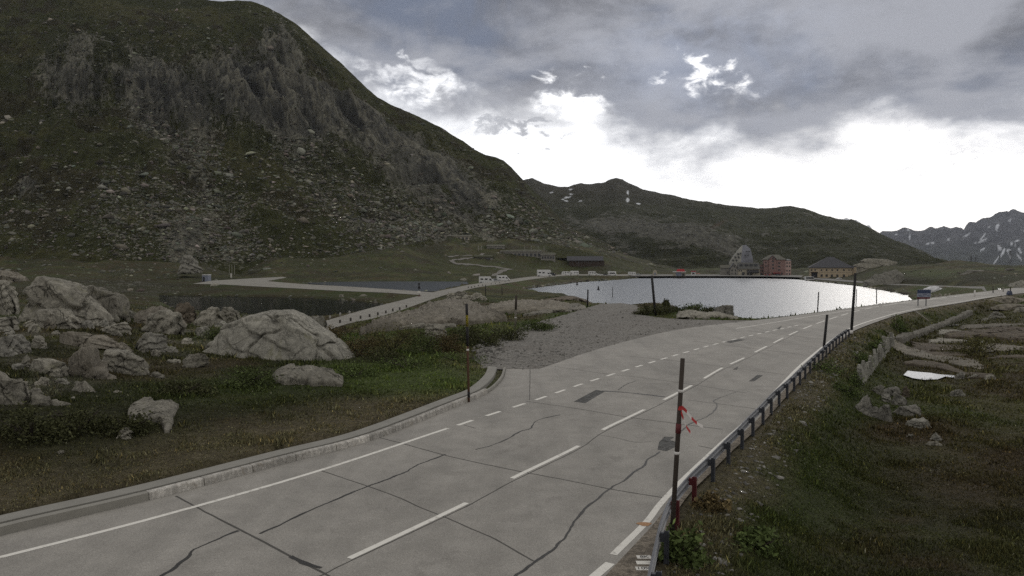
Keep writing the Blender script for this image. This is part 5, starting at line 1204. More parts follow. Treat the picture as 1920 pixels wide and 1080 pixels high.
# grey inn with gable, mansard and awning
e, s = bldg('inn', 'grey inn with a stone gable end and a long dormered roof over a black awning', 1369, 517.5, 472)
MB().add([(0,0,-1.5),(13*s,0,-1.5),(13*s,11,-1.5),(0,11,-1.5),(0,0,14*s),(13*s,0,14*s),(13*s,11,14*s),(0,11,14*s),(6.5*s,0,24*s),(6.5*s,11,24*s)], [[0,1,5,8,4],[1,2,6,5],[2,3,7,9,6],[3,0,4,7]]).obj('gable_wall', M['wall_grey'], e)
gable(e, s, 0, 13, 0, 11, 13.2, 11.2, .5, 'roof_slate', 'y', 'gable_roof')
win(e, s, [7.2], [15.5], 2, 4, 0); win(e, s, [3.5, 9.5], [3, 9], 1.6, 3.4, 0)
MB().box(13.2*s, 53*s, .6, 11, -1.5, 14*s).obj('wall', M['wall_beige'], e)
MB().add([(13.2*s,-.3,13.4*s),(53.5*s,-.3,13.4*s),(53.5*s,11.4,13.4*s),(13.2*s,11.4,13.4*s),(15*s,3.0,25*s),(52*s,3.0,25*s),(52*s,8.6,25*s),(15*s,8.6,25*s)], [[0,1,5,4],[1,2,6,5],[2,3,7,6],[3,0,4,7],[4,5,6,7],[3,2,1,0]]).obj('mansard_roof', M['roof_grey'], e)
for x in (20, 29, 37.5, 46):
    d = MB().box((x-2.6)*s, (x+2.6)*s, .9, 4, 18.6*s, 22.6*s).obj('dormer', M['roof_slate'], e); MB().box((x-1.8)*s, (x+1.8)*s, .84, .95, 19.2*s, 21.8*s).obj('dormer_window', M['glass'], d)
MB().add([(30*s,-3.2,7.6*s),(51*s,-3.2,7.6*s),(51*s,.55,11.6*s),(30*s,.55,11.6*s),(30*s,-3.2,6.2*s),(51*s,-3.2,6.2*s),(51*s,.55,10*s),(30*s,.55,10*s)], [[0,1,2,3],[0,4,5,1],[7,6,5,4],[1,5,6,2],[0,3,7,4]]).obj('awning', M['awning'], e)
win(e, s, [32, 37, 42, 47], [1.5], 3.6, 4.6, .6, 'shop_window'); win(e, s, [23.5], [.2], 5, 7, .6, 'door'); win(e, s, [16.5, 20], [8.5], 2.2, 2.8, .6)
MB().box(40*s, 53.2*s, -1.6, .55, -1.5, 6*s).obj('porch', M['wall_beige'], e)
# crystal-shaped slate-clad house on the slope
e, s = bldg('slate_house', 'tall crystal-shaped house clad in blue-grey slate behind the grey inn', 1366, 516, 500)
pr = [(0,0),(48,0),(46.5,33),(39,53),(33,57),(25,54),(16,46),(3,32),(0,26)]
XZ = [(3,-4),(23,-4),(47,-4),(44.5,31),(40,50),(32,57.5),(26,56.5),(22,26),(17,46),(8,33),(2,23)]; YD = [5,0,4,5,8,9.5,8,.5,6,5.5,5.2]
V = [(x*s, y, z*s) for (x, z), y in zip(XZ, YD)]
n_ = len(V); V += [(x, 18, z) for x, y, z in V]
rt = [[1,2,3,7],[7,3,4],[7,4,5,6]] + [[(i+1) % n_, i, i+n_, (i+1) % n_+n_] for i in (1,2,3,4,5)]
lf = [[0,1,7,10],[10,7,9],[9,7,8],[8,7,6],[8,6,6+n_,8+n_],[9,8,8+n_,9+n_],[10,9,9+n_,10+n_],[0,10,10+n_,n_]]
MB().add(V, rt).obj('slate_front', M['wall_slate'], e); M['wall_light'] = m_simple('pale stone-grey cladding', (.27, .265, .24), .85, .2, .7); MB().add(V, lf).obj('pale_side', M['wall_light'], e)
def tilt_win(x, z, y, w, h): MB().box((x-w/2)*s, (x+w/2)*s, y-.25, y+1.2, z*s, (z+h)*s).obj('window', M['glass'], e)
for x, z, y in [(8,27,3.6),(14,27,2.0),(12,33,3.4),(18,33,1.6),(17,39,3.2),(21.5,40,2.4),(30,36,1.2),(35,36,2.0),(33,43,3.0),(37,43,3.6)]: tilt_win(x, z, y, 3.0, 2.4)
# low annex left of the inn
e, s = bldg('annex', 'low grey annex with a shallow roof at the left end of the inn', 1351, 516.5, 480)
MB().box(0, 17*s, 0, 7, -1.5, 14.5*s).obj('wall', M['wall_grey'], e); gable(e, s, 0, 17, 0, 7, 14.3, 5.5, .3, 'roof_tan', 'x')
win(e, s, [2.5, 5.8, 9], [10.8], 1.5, 2.2, 0); win(e, s, [12.5], [4], 2.4, 3.4, 0)
# yellow hotel
e, s = bldg('yellow_hotel', 'ochre yellow hotel with two rows of windows under a big dark hipped roof', 1519.5, 520.8, 428)
MB().box(0, 72*s, 0, 13, -1.5, 19.5*s).obj('wall', M['wall_yellow'], e); hip(e, s, -.5, 72.5, 0, 13, 19.5, 20, .7, 9, 'roof_slate')
win(e, s, [2, 8, 19, 28, 37.5, 46.5, 57.5], [13], 2.6, 3.2, 0); win(e, s, [19.5, 28, 37, 46.5, 57.5], [2], 3.6, 4.4, 0, 'ground_window'); win(e, s, [66, 69.8], [13, 3], 1.6, 3, 0)
MB().box(1.5*s, 12*s, -.12, .3, 1.0*s, 9.6*s).obj('garage_door', M['awning'], e); MB().box(-.2*s, 13*s, -1.2, -.02, 10.0*s, 11.0*s).obj('balcony', M['wood'], e)
MB().box(15*s, 72.1*s, -.12, -.01, 10.6*s, 11.1*s).obj('string_course', M['wall_beige'], e)
MB().box(73.2*s, 79*s, 1.5, 8, -1.5, 21*s).obj('stair_tower', M['wall_yellow'], e); MB().box(73*s, 79.4*s, 1.2, 8.3, 21*s, 22.5*s).obj('tower_roof', M['roof_slate'], e)
# timber barn
e, s = bldg('barn', 'long dark timber barn with a low pitched roof on the meadow', 1065, 498, 545)
MB().box(2*s, 62*s, 0, 9, -2, 10*s).obj('wall', M['wood'], e); gable(e, s, 0, 64, 0, 9, 9.6, 8.2, .8, 'roof_slate', 'x')
MB().add([(62.1*s,0,-2),(68*s,1,-2),(68*s,8,-2),(62.1*s,9,-2),(62.1*s,0,9.5*s),(68*s,1,9.5*s),(68*s,8,9.5*s),(62.1*s,9,9.5*s)], [[0,1,5,4],[1,2,6,5],[2,3,7,6],[4,5,6,7]]).obj('gable_end', M['wood'], e)
win(e, s, [14, 20, 26, 32, 38, 44], [6], 1.6, 2, 0); MB().box(50*s, 61*s, -1.2, -.01, -8*s, -.5*s).obj('lower_door', M['glass'], e); MB().box(48*s, 63*s, -1.19, 6, -9*s, -1*s).obj('stone_base', M['wall_grey'], e)
# bunkers cut into the hillside
def bunker(label, px0, px1, py0, py1, Y, nwin, roofk='conc', dep=9, wall='wall_grey', gaps=True):
    e, s = bldg('bunker', label, px0, py1, Y)
    w = px1-px0; h = py1-py0
    MB().box(0, w*s, 0, dep, -2.5, (h-1.6)*s).obj('wall', M[wall], e); MB().box(-.8*s, (w+.8)*s, -.7, dep+.5, (h-1.6)*s, h*s).obj('roof_slab', M[roofk], e)
    MB().add([(-.6*s,.2,h*s+.02),((w+.6)*s,.2,h*s+.02),((w+.6)*s,dep+6,h*s+1.2),(-.6*s,dep+6,h*s+1.2),(-.6*s,dep+6,h*s-1),((w+.6)*s,dep+6,h*s-1)], [[0,1,2,3],[3,2,5,4],[0,3,4],[1,5,2]]).obj('turf_cover', M['turf_roof'], e)
    for k in range(nwin): x = w*(k+.7)/(nwin+.4); MB().box((x-w/nwin*.3)*s, (x+w/nwin*.3)*s, -.06, .1, (h*.22)*s, (h*.62)*s).obj('window', M['glass'], e)
    return e
bunker('topmost long bunker with a row of openings cut into the hillside', 812, 880, 441, 451, 575, 9, 'conc', 9, 'wall_beige')
bunker('short bunker just below the topmost one', 832, 872, 456, 466, 562, 6, 'conc', 8, 'wall_beige')
bunker('dark bunker wing with a bright roof edge at the end of the hillside lane', 913, 946, 460, 474, 556, 2, 'conc', 9)
bunker('longest dark bunker front in the middle of the hillside', 938, 1016, 470, 484, 548, 10, 'conc', 9)
bunker('small right-hand bunker with a pale roof edge', 1014, 1041, 476, 488, 545, 5, 'conc', 8)
bunker('low sunken bunker with a grassy top below the hillside lane', 889, 924, 481, 489, 520, 2, 'turf_roof', 7)
V = []
e, s = bldg('ramp', 'pale concrete ramp leading up to the dark bunker wing', 898, 480, 540, 'ramp')
MB().add([(0,-2,-.8),(38*s,-2,-.8),(38*s,3,7*s),(14*s,3,6*s),(0,-2,-2),(38*s,-2,-2),(38*s,3,-2),(14*s,3,-2)], [[0,1,2,3],[0,4,5,1],[1,5,6,2],[3,2,6,7],[0,3,7,4]]).obj('ramp_surface', M['conc'], e)
pr = None
for px in (984, 996, 1009, 1020):
    B = gY(px, 470, 556)
    if pr is None: pr = MB().tube([(0,0,-1),(0,0,3.6)], .2, 8).obj('marker_post', M['conc']); tag(pr, 'thin pale post in the row above the longest bunker', 'post', 'pale posts above the longest bunker'); o = pr
    else: o = pr.copy(); COL.objects.link(o)
    o.location = tuple(B)
for px, lb in ((897.5, 'left pale post beside the hillside lane'), (902.5, 'right pale post beside the hillside lane')):
    B = gY(px, 472, 548); tag(MB().tube([(0,0,-1),(0,0,4.6)], .3, 8).obj('marker_post', M['conc'], None, loc=tuple(B)), lb, 'post')
# small lakeside hut, kiosk, stall, shed
e, s = bldg('hut', 'small round-topped pale hut alone on the quay', 1224, 515.5, 470, 'hut')
MB().extrude_y([(0,-.5),(8*s,-.5),(8*s,5*s),(7.4*s,7.4*s),(5.6*s,9*s),(2.4*s,9*s),(.6*s,7.4*s),(0,5*s)], 0, 2.6).obj('wall', M['wall_beige'], e)
MB().box(2.6*s, 5.4*s, -.06, .1, 0, 4*s).obj('door', M['blue'], e)
e, s = bldg('kiosk', 'lakeside kiosk with a red awning and a blue-grey shutter', 1262, 518.2, 452, 'kiosk')
MB().box(0, 23*s, 0, 4, -.6, 8*s).obj('wall', M['wall_beige'], e); MB().box(-.5*s, 23.5*s, -1.6, 4.2, 8*s, 9*s).obj('canopy', M['white'], e)
MB().add([(6*s,-.4,9*s),(22*s,-.4,9*s),(22*s,4,9*s),(6*s,4,9*s),(8*s,1,13.6*s),(20*s,1,13.6*s),(20*s,3,13.6*s),(8*s,3,13.6*s)], [[0,1,5,4],[1,2,6,5],[2,3,7,6],[3,0,4,7],[4,5,6,7]]).obj('red_roof', M['red'], e)
MB().box(5*s, 15*s, -.1, .1, .3*s, 7.2*s).obj('shutter', M['blue'], e); MB().box(16.5*s, 21*s, -.1, .1, .3*s, 5.6*s).obj('door', M['glass'], e)
e, s = bldg('snack_stall', 'small white and red snack stall right of the kiosk', 1296, 516.5, 462, 'stall')
MB().box(0, 8*s, 0, 3, -.6, 7*s).obj('wall', M['white'], e); MB().box(-.6*s, 8.6*s, -.7, 3.2, 7*s, 8.4*s).obj('roof', M['red'], e); MB().box(2*s, 6*s, -.08, .1, 2*s, 5*s).obj('hatch', M['glass'], e)
MB().add([(8.6*s,-1,3.6*s),(16*s,-1,3.2*s),(16*s,2.4,3.8*s),(8.6*s,2.4,4.2*s)], [[0,1,2,3]]).obj('sunshade', M['red'], e)
for x in (9.5, 15.2): MB().tube([(x*s,0,-.6),(x*s,0,3.4*s)], .09, 8).obj('pole', M['white'], e)
B = hit(379, 528); e = empty('shed', tuple(B), 0, 'small blue-grey flat-roofed shed at the end of the causeway', 'shed'); s = B[1]/F
MB().box(0, 12*s, 0, 2.6, -.4, 12*s).obj('wall', M['blue'], e); MB().box(-.4*s, 12.4*s, -.2, 2.8, 12*s, 13.2*s).obj('roof', M['white'], e); MB().box(1.4*s, 5*s, -.06, .1, 0, 9*s).obj('door', M['glass'], e)
B = hit(432, 522); e = empty('winter_stair', tuple(B), 0, 'pale concrete steps with thin masts at the foot of the scree', 'steps'); s = B[1]/F
MB().add([(0,0,-.5),(3*s,0,-.5),(-9*s,8,8*s),(-12*s,8,8*s),(0,0,.4),(3*s,0,.4),(-9*s,8,9*s),(-12*s,8,9*s)], [[4,5,6,7],[0,1,5,4],[1,2,6,5],[3,0,4,7]]).obj('flight', M['conc'], e)
for x in (-14, -9, -4): MB().tube([(x*s,8,6*s),(x*s,8,26*s)], .12, 8).obj('mast', M['conc'], e)
# dry stone wall and upright slabs at the foot of the embankment
M['wallstone'] = m_rock('dry stone wall', (.28, .265, .23), (.10, .095, .08), 1.0, 2.6)
WL = smooth_line(np.array([hit(x, y) for x, y in [(1684,640),(1697,632),(1706,630),(1730,624),(1748,616),(1764,611),(1782,603),(1800,596),(1818,585)]]), .5)
wr = np.random.default_rng(2); c0 = WL[len(WL)//2].copy(); mb = MB()
hh = .34 + .18*fbm(WL[:, 0], WL[:, 1], oct=3, seed=201); d = np.gradient(WL[:, :2], axis=0); d /= np.linalg.norm(d, axis=1)[:, None]; nn = np.c_[-d[:, 1], d[:, 0]]
V = []; 
for p, n, h in zip(WL-c0, nn, hh):
    j = wr.uniform(-.06, .06, 5)
    for o, z in [(-.42+j[0], -.4), (-.36+j[1], h*.55), (-.26+j[2], h+j[2]), (.26+j[3], h+j[3]), (.4+j[4], -.4)]: V.append((p[0]+n[0]*o, p[1]+n[1]*o, p[2]+z))
Fc = [[i*5+j, i*5+j+1, i*5+j+6, i*5+j+5] for i in range(len(WL)-1) for j in range(4)] + [[0,1,2,3,4], [len(V)-1-k for k in range(5)]]
tag(mb.add(V, Fc).obj('stone_wall', M['wallstone'], None, False, loc=tuple(c0)), 'low dry stone wall along the foot of the far embankment', 'wall')
GRP = 'upright stone slabs along the foot of the embankment'; sr = np.random.default_rng(8); i = 0
M['slabstone'] = m_rock('split grey slab', (.38, .37, .33), (.16, .16, .12), .3, 1.6, obj=True)
pr = []
for k in range(4):
    w, t = sr.uniform(.17, .28), sr.uniform(.06, .10); V = []
    for z, f in ((-.35, 1), (.45, sr.uniform(.85, 1.05)), (.9, sr.uniform(.6, .8)), (1.1, sr.uniform(.2, .45))):
        sh = sr.uniform(-.04, .04); V += [(-w*f+sh, -t, z), (w*f+sh, -t, z), (w*f+sh, t, z), (-w*f+sh, t, z)]
    Fc = [[4*a+b, 4*a+(b+1) % 4, 4*a+4+(b+1) % 4, 4*a+4+b] for a in range(3) for b in range(4)] + [[12,13,14,15],[3,2,1,0]]
    o = MB().add(V, Fc).obj('standing_stone', M['slabstone'], None, False, .02); tag(o, 'upright split slab in the leaning row at the foot of the embankment', 'stone', GRP); pr.append(o)
pts = smooth_line(np.array([hit(x, y) for x, y in [(1611,725),(1620,712),(1630,702),(1640,688),(1648,676),(1658,664),(1667,653),(1676,645)]]), .3); L = np.r_[0, np.cumsum(np.linalg.norm(np.diff(pts[:, :2], axis=0), axis=1))]
q = 0.0
while q < L[-1]:
    p = [np.interp(q, L, pts[:, a]) for a in range(3)]
    o = pr[i] if i < 4 else pr[i % 4].copy()
    if i >= 4: COL.objects.link(o)
    o.location = p; o.rotation_euler = (sr.uniform(-.2, .1), sr.uniform(-.42, -.1), sr.uniform(.5, 1.2)); f = sr.uniform(.75, 1.1); o.scale = (f, f, f*sr.uniform(.8, 1.1)); i += 1; q += sr.uniform(.62, .95)

# ------------------------------------------------------------------ signs, buoys, pylons
B = gp(1729, 574, -.05); e = empty('information_board', tuple(B), 0, 'roadside information board, dark blue above grey and red, on two posts', 'sign'); s = B[1]/F
M['board_blue'] = m_simple('dark blue board', (.035, .05, .10), .5, .2, 2); M['board_grey'] = m_simple('grey-blue board', (.22, .24, .30), .5, .2, 2); M['board_red'] = m_simple('dark red board', (.09, .02, .022), .5, .2, 2)
MB().box(-9*s, 15.5*s, -.05, .05, 24*s, 31*s).obj('header', M['board_blue'], e); MB().box(-10*s, 15.5*s, -.045, .045, 17*s, 23.9*s).obj('panel', M['board_grey'], e); MB().box(-9.6*s, 14*s, -.05, .05, 13.5*s, 16.9*s).obj('footer', M['board_red'], e)
for i_, (x0, x1, z) in enumerate([(-8, -2, 20.6), (1, 8, 21.2), (-7, 4, 18.6), (9, 14, 19)]): MB().box(x0*s, x1*s, -.062, -.046, z*s, (z+.8)*s).obj('pictogram', M['board_blue'], e)
for x in (-7, 8): MB().box((x-.6)*s, (x+.6)*s, .06, .16, -1.0, 30*s).obj('post', M['postdark'], e)
B = hit(786, 557); e = empty('warning_sign', tuple(B), 0, 'dark sign seen from behind on a short post where the causeway meets the lane', 'sign'); s = B[1]/F
MB().tube([(0,0,-.4),(0,0,20*s)], .06, 8).obj('post', M['pole_dark'], e)
MB().extrude_y([(-2.9*s,15.5*s),(2.9*s,15.5*s),(1.0*s,22*s),(-1.0*s,22*s)], -.09, -.065).obj('triangle_plate', M['pole_black'], e)
MB().tube([(0,-.1,24.5*s),(0,-.065,24.5*s)], 1.9*s, 16).obj('round_plate', M['pole_black'], e)
MB().box(-2.6*s, 2.6*s, -.09, -.065, 7*s, 11.5*s).obj('white_plate', M['whitepaint'], e); MB().box(-2.4*s, 2.4*s, -.28, .22, -.3, 2.6*s).obj('foot_block', M['redpaint'], e)
pr = None
for px, py, lb in ((1082, 534.5, 'dark buoy floating in the narrow left arm of the lake'), (1122, 543.5, 'dark buoy floating nearer the grassy knoll')):
    q = gp(px, py, LAKE_Z); s = q[1]/F
    o = MB().tube([(0,0,-.1),(0,0,.18),(0,0,.3),(0,0,1.1),(0,0,1.3)], [.5,.55,.3,.22,.05], 12).obj('buoy', M['pole_black'], None, True, loc=tuple(q)); tag(o, lb, 'buoy')
def pylon(label, px, pyb, pyt, Y, cross, w):
    B = gY(px, pyb, Y); T = gY(px, pyt, Y); h = T[2]-B[2]; s = Y/F
    e = empty('power_pylon', tuple(B), 0, label, 'pylon'); a = w*s/2; mb = MB(); r = .14*s
    lv = [0, .25, .48, .68, .84, 1.0]; half = [a*(1-.85*t)+.1 for t in lv]
    for sx in (-1, 1):
        for sy in (-1, 1): mb.tube([(sx*hf, sy*hf, h*t) for t, hf in zip(lv, half)], r, 4)
    for k in range(5):
        for sy in (-1, 1):
            for sg in (-1, 1): mb.tube([(-sg*half[k], sy*half[k], h*lv[k]), (sg*half[k+1], sy*half[k+1], h*lv[k+1])], r*.6, 4)
    mb.obj('lattice_mast', M['pole_dark'], e)
    for t, l in cross: MB().tube([(-l*s, 0, h*t), (0, 0, h*t+.5), (l*s, 0, h*t)], r*1.2, 6).obj('crossarm', M['pole_dark'], e)
pylon('lattice power pylon right of the snow gullies on the ridge', 1893.5, 502, 470, 420, [(.7, 5), (.9, 4)], 5)
pylon('thin lattice pylon in the dip right of the pointed knoll', 1820.5, 504, 480, 520, [(.8, 3), (.95, 3)], 2.6)
pylon('twin pylon beside the thin one in the dip', 1829, 504, 481, 520, [(.9, 3)], 2.4)
# ------------------------------------------------------------------ vehicles
M['tyre'] = m_simple('black tyre', (.02, .02, .02), .9, .2, 4); M['vanwhite'] = m_simple('white van paint', (.60, .60, .60), .35, .06, 2, spec=.5)
M['cardark'] = m_simple('dark grey car paint', (.05, .052, .06), .3, .1, 2, spec=.5); M['carblue'] = m_simple('blue car paint', (.05, .06, .10), .3, .1, 2, spec=.5); M['carsilver'] = m_simple('silver car paint', (.34, .35, .36), .3, .1, 2, spec=.5); M['carred'] = m_simple('red car paint', (.28, .03, .03), .35, .1, 2, spec=.5)
def vehicle(kind, L, W, Hh, mat):
    """side view along x, front at +x"""
    e = empty({'camper': 'camper_van', 'alcove': 'motorhome', 'caravan': 'caravan', 'car': 'parked_car', 'van': 'van'}[kind], (0, 0, 0))
    b = .32
    if kind == 'camper': pr = [(0,b),(L,b),(L,b+.5),(L-.35,b+.95),(L-1.1,Hh*.62+.2),(L-1.55,Hh-.08),(L-1.9,Hh),(.12,Hh),(0,Hh-.15)]
    elif kind == 'alcove': pr = [(0,b),(L,b),(L,b+.6),(L-.8,b+.9),(L-1.1,1.75),(L-.35,1.85),(L-.2,2.2),(L-.6,Hh),(.1,Hh),(0,Hh-.12)]
    elif kind == 'caravan': pr = [(0,b),(L,b),(L+.05,1.2),(L-.35,Hh-.2),(L-.8,Hh),(.5,Hh),(.1,Hh-.25),(0,1.2)]
    elif kind == 'van': pr = [(0,b),(L,b),(L,.85),(L-.3,1.0),(L-1.2,Hh-.1),(L-1.6,Hh),(.2,Hh),(0,Hh-.3)]
    else: pr = [(0,b),(L,b),(L,.72),(L-.2,.84),(L-1.15,.95),(L-1.9,Hh),(.95,Hh),(.25,1.0),(0,.9)]
    MB().extrude_y(pr, -W/2, W/2).obj('body', M[mat], e, False, .06)
    y0, y1 = -W/2-.012, W/2+.012
    if kind == 'car': g = [(.55,1.0),(L-1.35,.99),(L-1.95,Hh-.1),(1.05,Hh-.1)]
    elif kind == 'van': g = [(.4,1.15),(L-.75,1.1),(L-1.35,Hh-.18),(.4,Hh-.18)]
    elif kind == 'camper': g = [(L-2.1,1.25),(L-.95,1.2),(L-1.45,1.9),(L-2.1,1.95)]
    elif kind == 'alcove': g = [(L-1.9,1.15),(L-1.0,1.1),(L-1.2,1.7),(L-1.9,1.7)]
    else: g = [(L-1.6,1.3),(L-.7,1.3),(L-.75,1.85),(L-1.6,1.85)]
    MB().extrude_y(g, y0, y1).obj('cab_window', M['glass'], e)
    if kind in ('camper', 'alcove', 'caravan'):
        for x in ((.6, 1.7), (2.3, 3.4)): MB().box(x[0], x[1], y0, y1, 1.45, 2.05).obj('side_window', M['glass'], e)
    if kind != 'caravan':
        xw = L-1.5 if kind == 'camper' else L-1.3
        gl = {'car': [(L-1.22,.97),(L-1.16,.97),(L-1.86,Hh-.06),(L-1.92,Hh-.06)], 'van': [(L-.36,1.05),(L-.28,1.05),(L-1.16,Hh-.14),(L-1.24,Hh-.14)], 'camper': [(L-.42,1.35),(L-.33,1.3),(L-1.02,Hh*.62+.18),(L-1.1,Hh*.62+.18)], 'alcove': [(L-.84,1.25),(L-.76,1.22),(L-1.06,1.72),(L-1.13,1.72)]}[kind]
        MB().extrude_y(gl, -W/2+.15, W/2-.15).obj('windscreen', M['glass'], e)
    r = .31 if kind == 'car' else .36
    for x in ((.8, L-.85) if kind != 'caravan' else (L*.48,)):
        for sg in (-1, 1):
            w = MB().tube([(x, sg*(W/2-.2), r), (x, sg*(W/2+.015), r)], r, 16).obj('wheel', M['tyre'], e); MB().tube([(x, sg*(W/2+.012), r), (x, sg*(W/2+.03), r)], r*.55, 12).obj('rim', M['carsilver'], w)
    if kind != 'caravan':
        for sg in (-1, 1): MB().box(L-.02, L+.03, sg*W*.33-.16, sg*W*.33+.16, .62, .8).obj('headlight', M['white'], e)
    return e
protos = {}
def park(kind, mat, label, px, py, Y, rz, wpx=None, group=None, cat=None):
    dims = {'camper': (6.2, 2.15, 2.75), 'alcove': (6.6, 2.3, 3.05), 'caravan': (5.6, 2.2, 2.6), 'car': (4.3, 1.78, 1.5), 'van': (5.4, 1.95, 2.25)}[kind]
    k = (kind, mat)
    if k not in protos: protos[k] = o = vehicle(kind, *dims, mat)
    else: o = copy_tree(protos[k])
    B = gY(px, py, Y); z = ground_z(np.array([B[0]]), np.array([Y]), False)[0] + .09
    o.location = (B[0], Y, z); o.rotation_euler = (0, 0, math.radians(rz)); 
    f = wpx*Y/F/dims[0] if wpx else 1.0; o.scale = (f, f, f)
    tag(o, label, cat or {'camper': 'camper van', 'alcove': 'motorhome', 'caravan': 'caravan', 'car': 'car', 'van': 'van'}[kind], group)
    return o
def onz(py, z): return (H-z)*F/(py-490)
park('camper', 'vanwhite', 'white camper van parked nearest on the lane, side on', 898, 528, onz(528, -2.0)+1, 4, 29)
park('car', 'carsilver', 'silver car parked between the two nearest campers', 922, 528, onz(527.5, -2.0)+2, 25, 16)
park('camper', 'vanwhite', 'second white camper van with a black windscreen, behind the silver car', 932, 527, onz(526.5, -2.0)+5, 18, 24)
park('alcove', 'vanwhite', 'tall white motorhome with a roof mast, alone halfway along the lane', 1007, 517, onz(518.6, -2.4)+3, 4, 27)
park('van', 'cardark', 'dark van parked right behind the tall motorhome', 1028, 516.5, onz(518, -2.5)+8, 8, 14)
for i, (k, m, px, w, rz, lb) in enumerate([('caravan', 'vanwhite', 1068, 15, 178, 'white caravan at the left end of the parked row below the barn'), ('alcove', 'vanwhite', 1085, 17, 176, 'first white motorhome in the parked row below the barn'), ('camper', 'vanwhite', 1103, 17, 4, 'second white camper in the parked row, right below the barn door'), ('car', 'vanwhite', 1121, 9, 3, 'small white car closing the parked row below the barn'), ('car', 'cardark', 1131, 9, 4, 'dark car in the gap between the two rows of campers'), ('van', 'vanwhite', 1141, 15, 4, 'low white van at the left of the second row'), ('alcove', 'vanwhite', 1155, 16, 178, 'white motorhome standing behind the low white van'), ('caravan', 'vanwhite', 1178, 14, 2, 'white caravan at the right end of the second row'), ('car', 'carsilver', 1193, 9, 6, 'pale car just past the last caravan')]):
    park(k, m, lb, px, 516, 468 + (8 if i in (6, 1) else 0), rz, w)
for k, m, px, w, rz, lb in [('car', 'carsilver', 1353, 8, 60, 'silver car parked by the low annex'), ('car', 'vanwhite', 1367, 10, 3, 'white car in front of the stone gable'), ('car', 'carsilver', 1391, 9, 20, 'silver car before the inn door'), ('car', 'carblue', 1401, 10, 4, 'dark blue car under the black awning'), ('car', 'cardark', 1436, 10, 2, 'dark car left of the red hotel entrance'), ('car', 'carred', 1444, 10, 178, 'red car parked below the red hotel gable'), ('car', 'cardark', 1455, 10, 4, 'dark car right of the red car'), ('car', 'vanwhite', 1256, 9, 3, 'white car left of the kiosk')]:
    park(k, m, lb, px, 516, 458, rz, w)
park('van', 'vanwhite', 'white minibus parked on the road left of the yellow hotel', 1509, 521, 388, -6, 19)
park('car', 'vanwhite', 'white car parked at the right corner of the yellow hotel', 1577, 523, 385, 178, 9)
park('car', 'vanwhite', 'white car with lit headlights coming round the far bend', 1872, 542.5, onz(543.5, 0), -110, 9)
lamp = bpy.data.materials.new('lit headlight'); lamp.use_nodes = True; lb_ = lamp.node_tree.nodes['Principled BSDF']; lb_.inputs['Emission Color'].default_value = (1, .97, .9, 1); lb_.inputs['Emission Strength'].default_value = 6
for q in bpy.data.objects:
    if q.get('label', '').startswith('white car with lit headlights'):
        for ch in q.children:
            if ch.name.startswith('headlight'): ch.data = ch.data.copy(); ch.data.materials[0] = lamp
B = gp(1892, 553, -.02); s = B[1]/F; e = empty('litter_bin', tuple(B), 0, 'dark blue tapered bin at the roadside by the far bend', 'bin')
MB().extrude_y([(-3*s,-.3),(4*s,-.3),(3.4*s,4*s),(1.5*s,8*s),(0,8*s),(-2.4*s,3*s)], -.4, .4).obj('body', M['carblue'], e); MB().tube([(2*s,0,-.3),(2.4*s,0,13*s)], .09, 8).obj('post', M['pole_dark'], e)
# ------------------------------------------------------------------ grass, shrubs, leafy plants
def m_leaf(name='blades'):
    g = N(name); c = g.attr('Col'); g.done(c, .9, spec=.05); return g.m
M['blade'] = m_leaf()
gpx, gpy = proj(GX, GY, GZ)
nr, nc = GX.shape
A4 = np.abs((gpx[1:, 1:]-gpx[:-1, :-1])*(gpy[1:, :-1]-gpy[:-1, 1:]) - (gpx[1:, :-1]-gpx[:-1, 1:])*(gpy[1:, 1:]-gpy[:-1, :-1]))*.5
cx_, cy2, czz = GX[:-1, :-1], GY[:-1, :-1], GZ[:-1, :-1]
msk = (cy2 > 9) & (cy2 < 150) & (gpx[:-1, :-1] > -60) & (gpx[:-1, :-1] < 1990) & (gpy[:-1, :-1] < 1110) & (gpy[:-1, :-1] > 540)
idx = np.nonzero(msk.ravel())[0]; fx, fy, fz = cx_.ravel()[idx], cy2.ravel()[idx], czz.ravel()[idx]
keep = np.ones(len(idx), bool)
keep &= sdist(fx, fy, ROAD) > .25; keep &= ~((dist_line(fx, fy, KERB) < 1.0) & (fx < 2)); keep &= sdist(fx, fy, LAYBY) > -.1
for p in (LAKE, POND1, POND2, CAUSEWAY): keep &= ~inside(fx, fy, p)
pp = np.vstack([PATH_L[:, :2], PATH_R[::-1, :2]]); keep &= sdist(fx, fy, pp) > .3
idx = idx[keep]; wgt = A4.ravel()[idx]; fy = fy[keep]; fx = fx[keep]
den = .55 + .9*sstep(-.25, .3, fbm(fx/1.7, fy/1.7, oct=3, seed=301)) ; wgt = wgt*den*np.clip(60/fy, .35, 1.0)
NB = 210000
rg = np.random.default_rng(17); ch = rg.choice(len(idx), NB, p=wgt/wgt.sum()); ci = idx[ch]
r0, c0_ = ci//(nc-1), ci % (nc-1); a, b = rg.uniform(0, 1, NB), rg.uniform(0, 1, NB)
def bil(Q): return Q[r0, c0_]*(1-a)*(1-b) + Q[r0, c0_+1]*a*(1-b) + Q[r0+1, c0_]*(1-a)*b + Q[r0+1, c0_+1]*a*b
bx, by, bz = bil(GX), bil(GY), bil(GZ); bc = gc[r0, c0_]
hgt = .72*(.55 + .7*sstep(.1, .45, fbm(bx/.9, by/.9, oct=2, seed=309)))*(.07 + .12*rg.uniform(0, 1, NB)**2)*(.7 + .8*sstep(-.2, .4, fbm(bx/2.3, by/2.3, oct=3, seed=305)))*np.clip(by/30, .8, 2.2)
wd = .0011*by*rg.uniform(.6, 1.5, NB); an = rg.uniform(0, 6.28, NB); ln = rg.uniform(0, .9, NB)*hgt; al = rg.uniform(0, 6.28, NB)
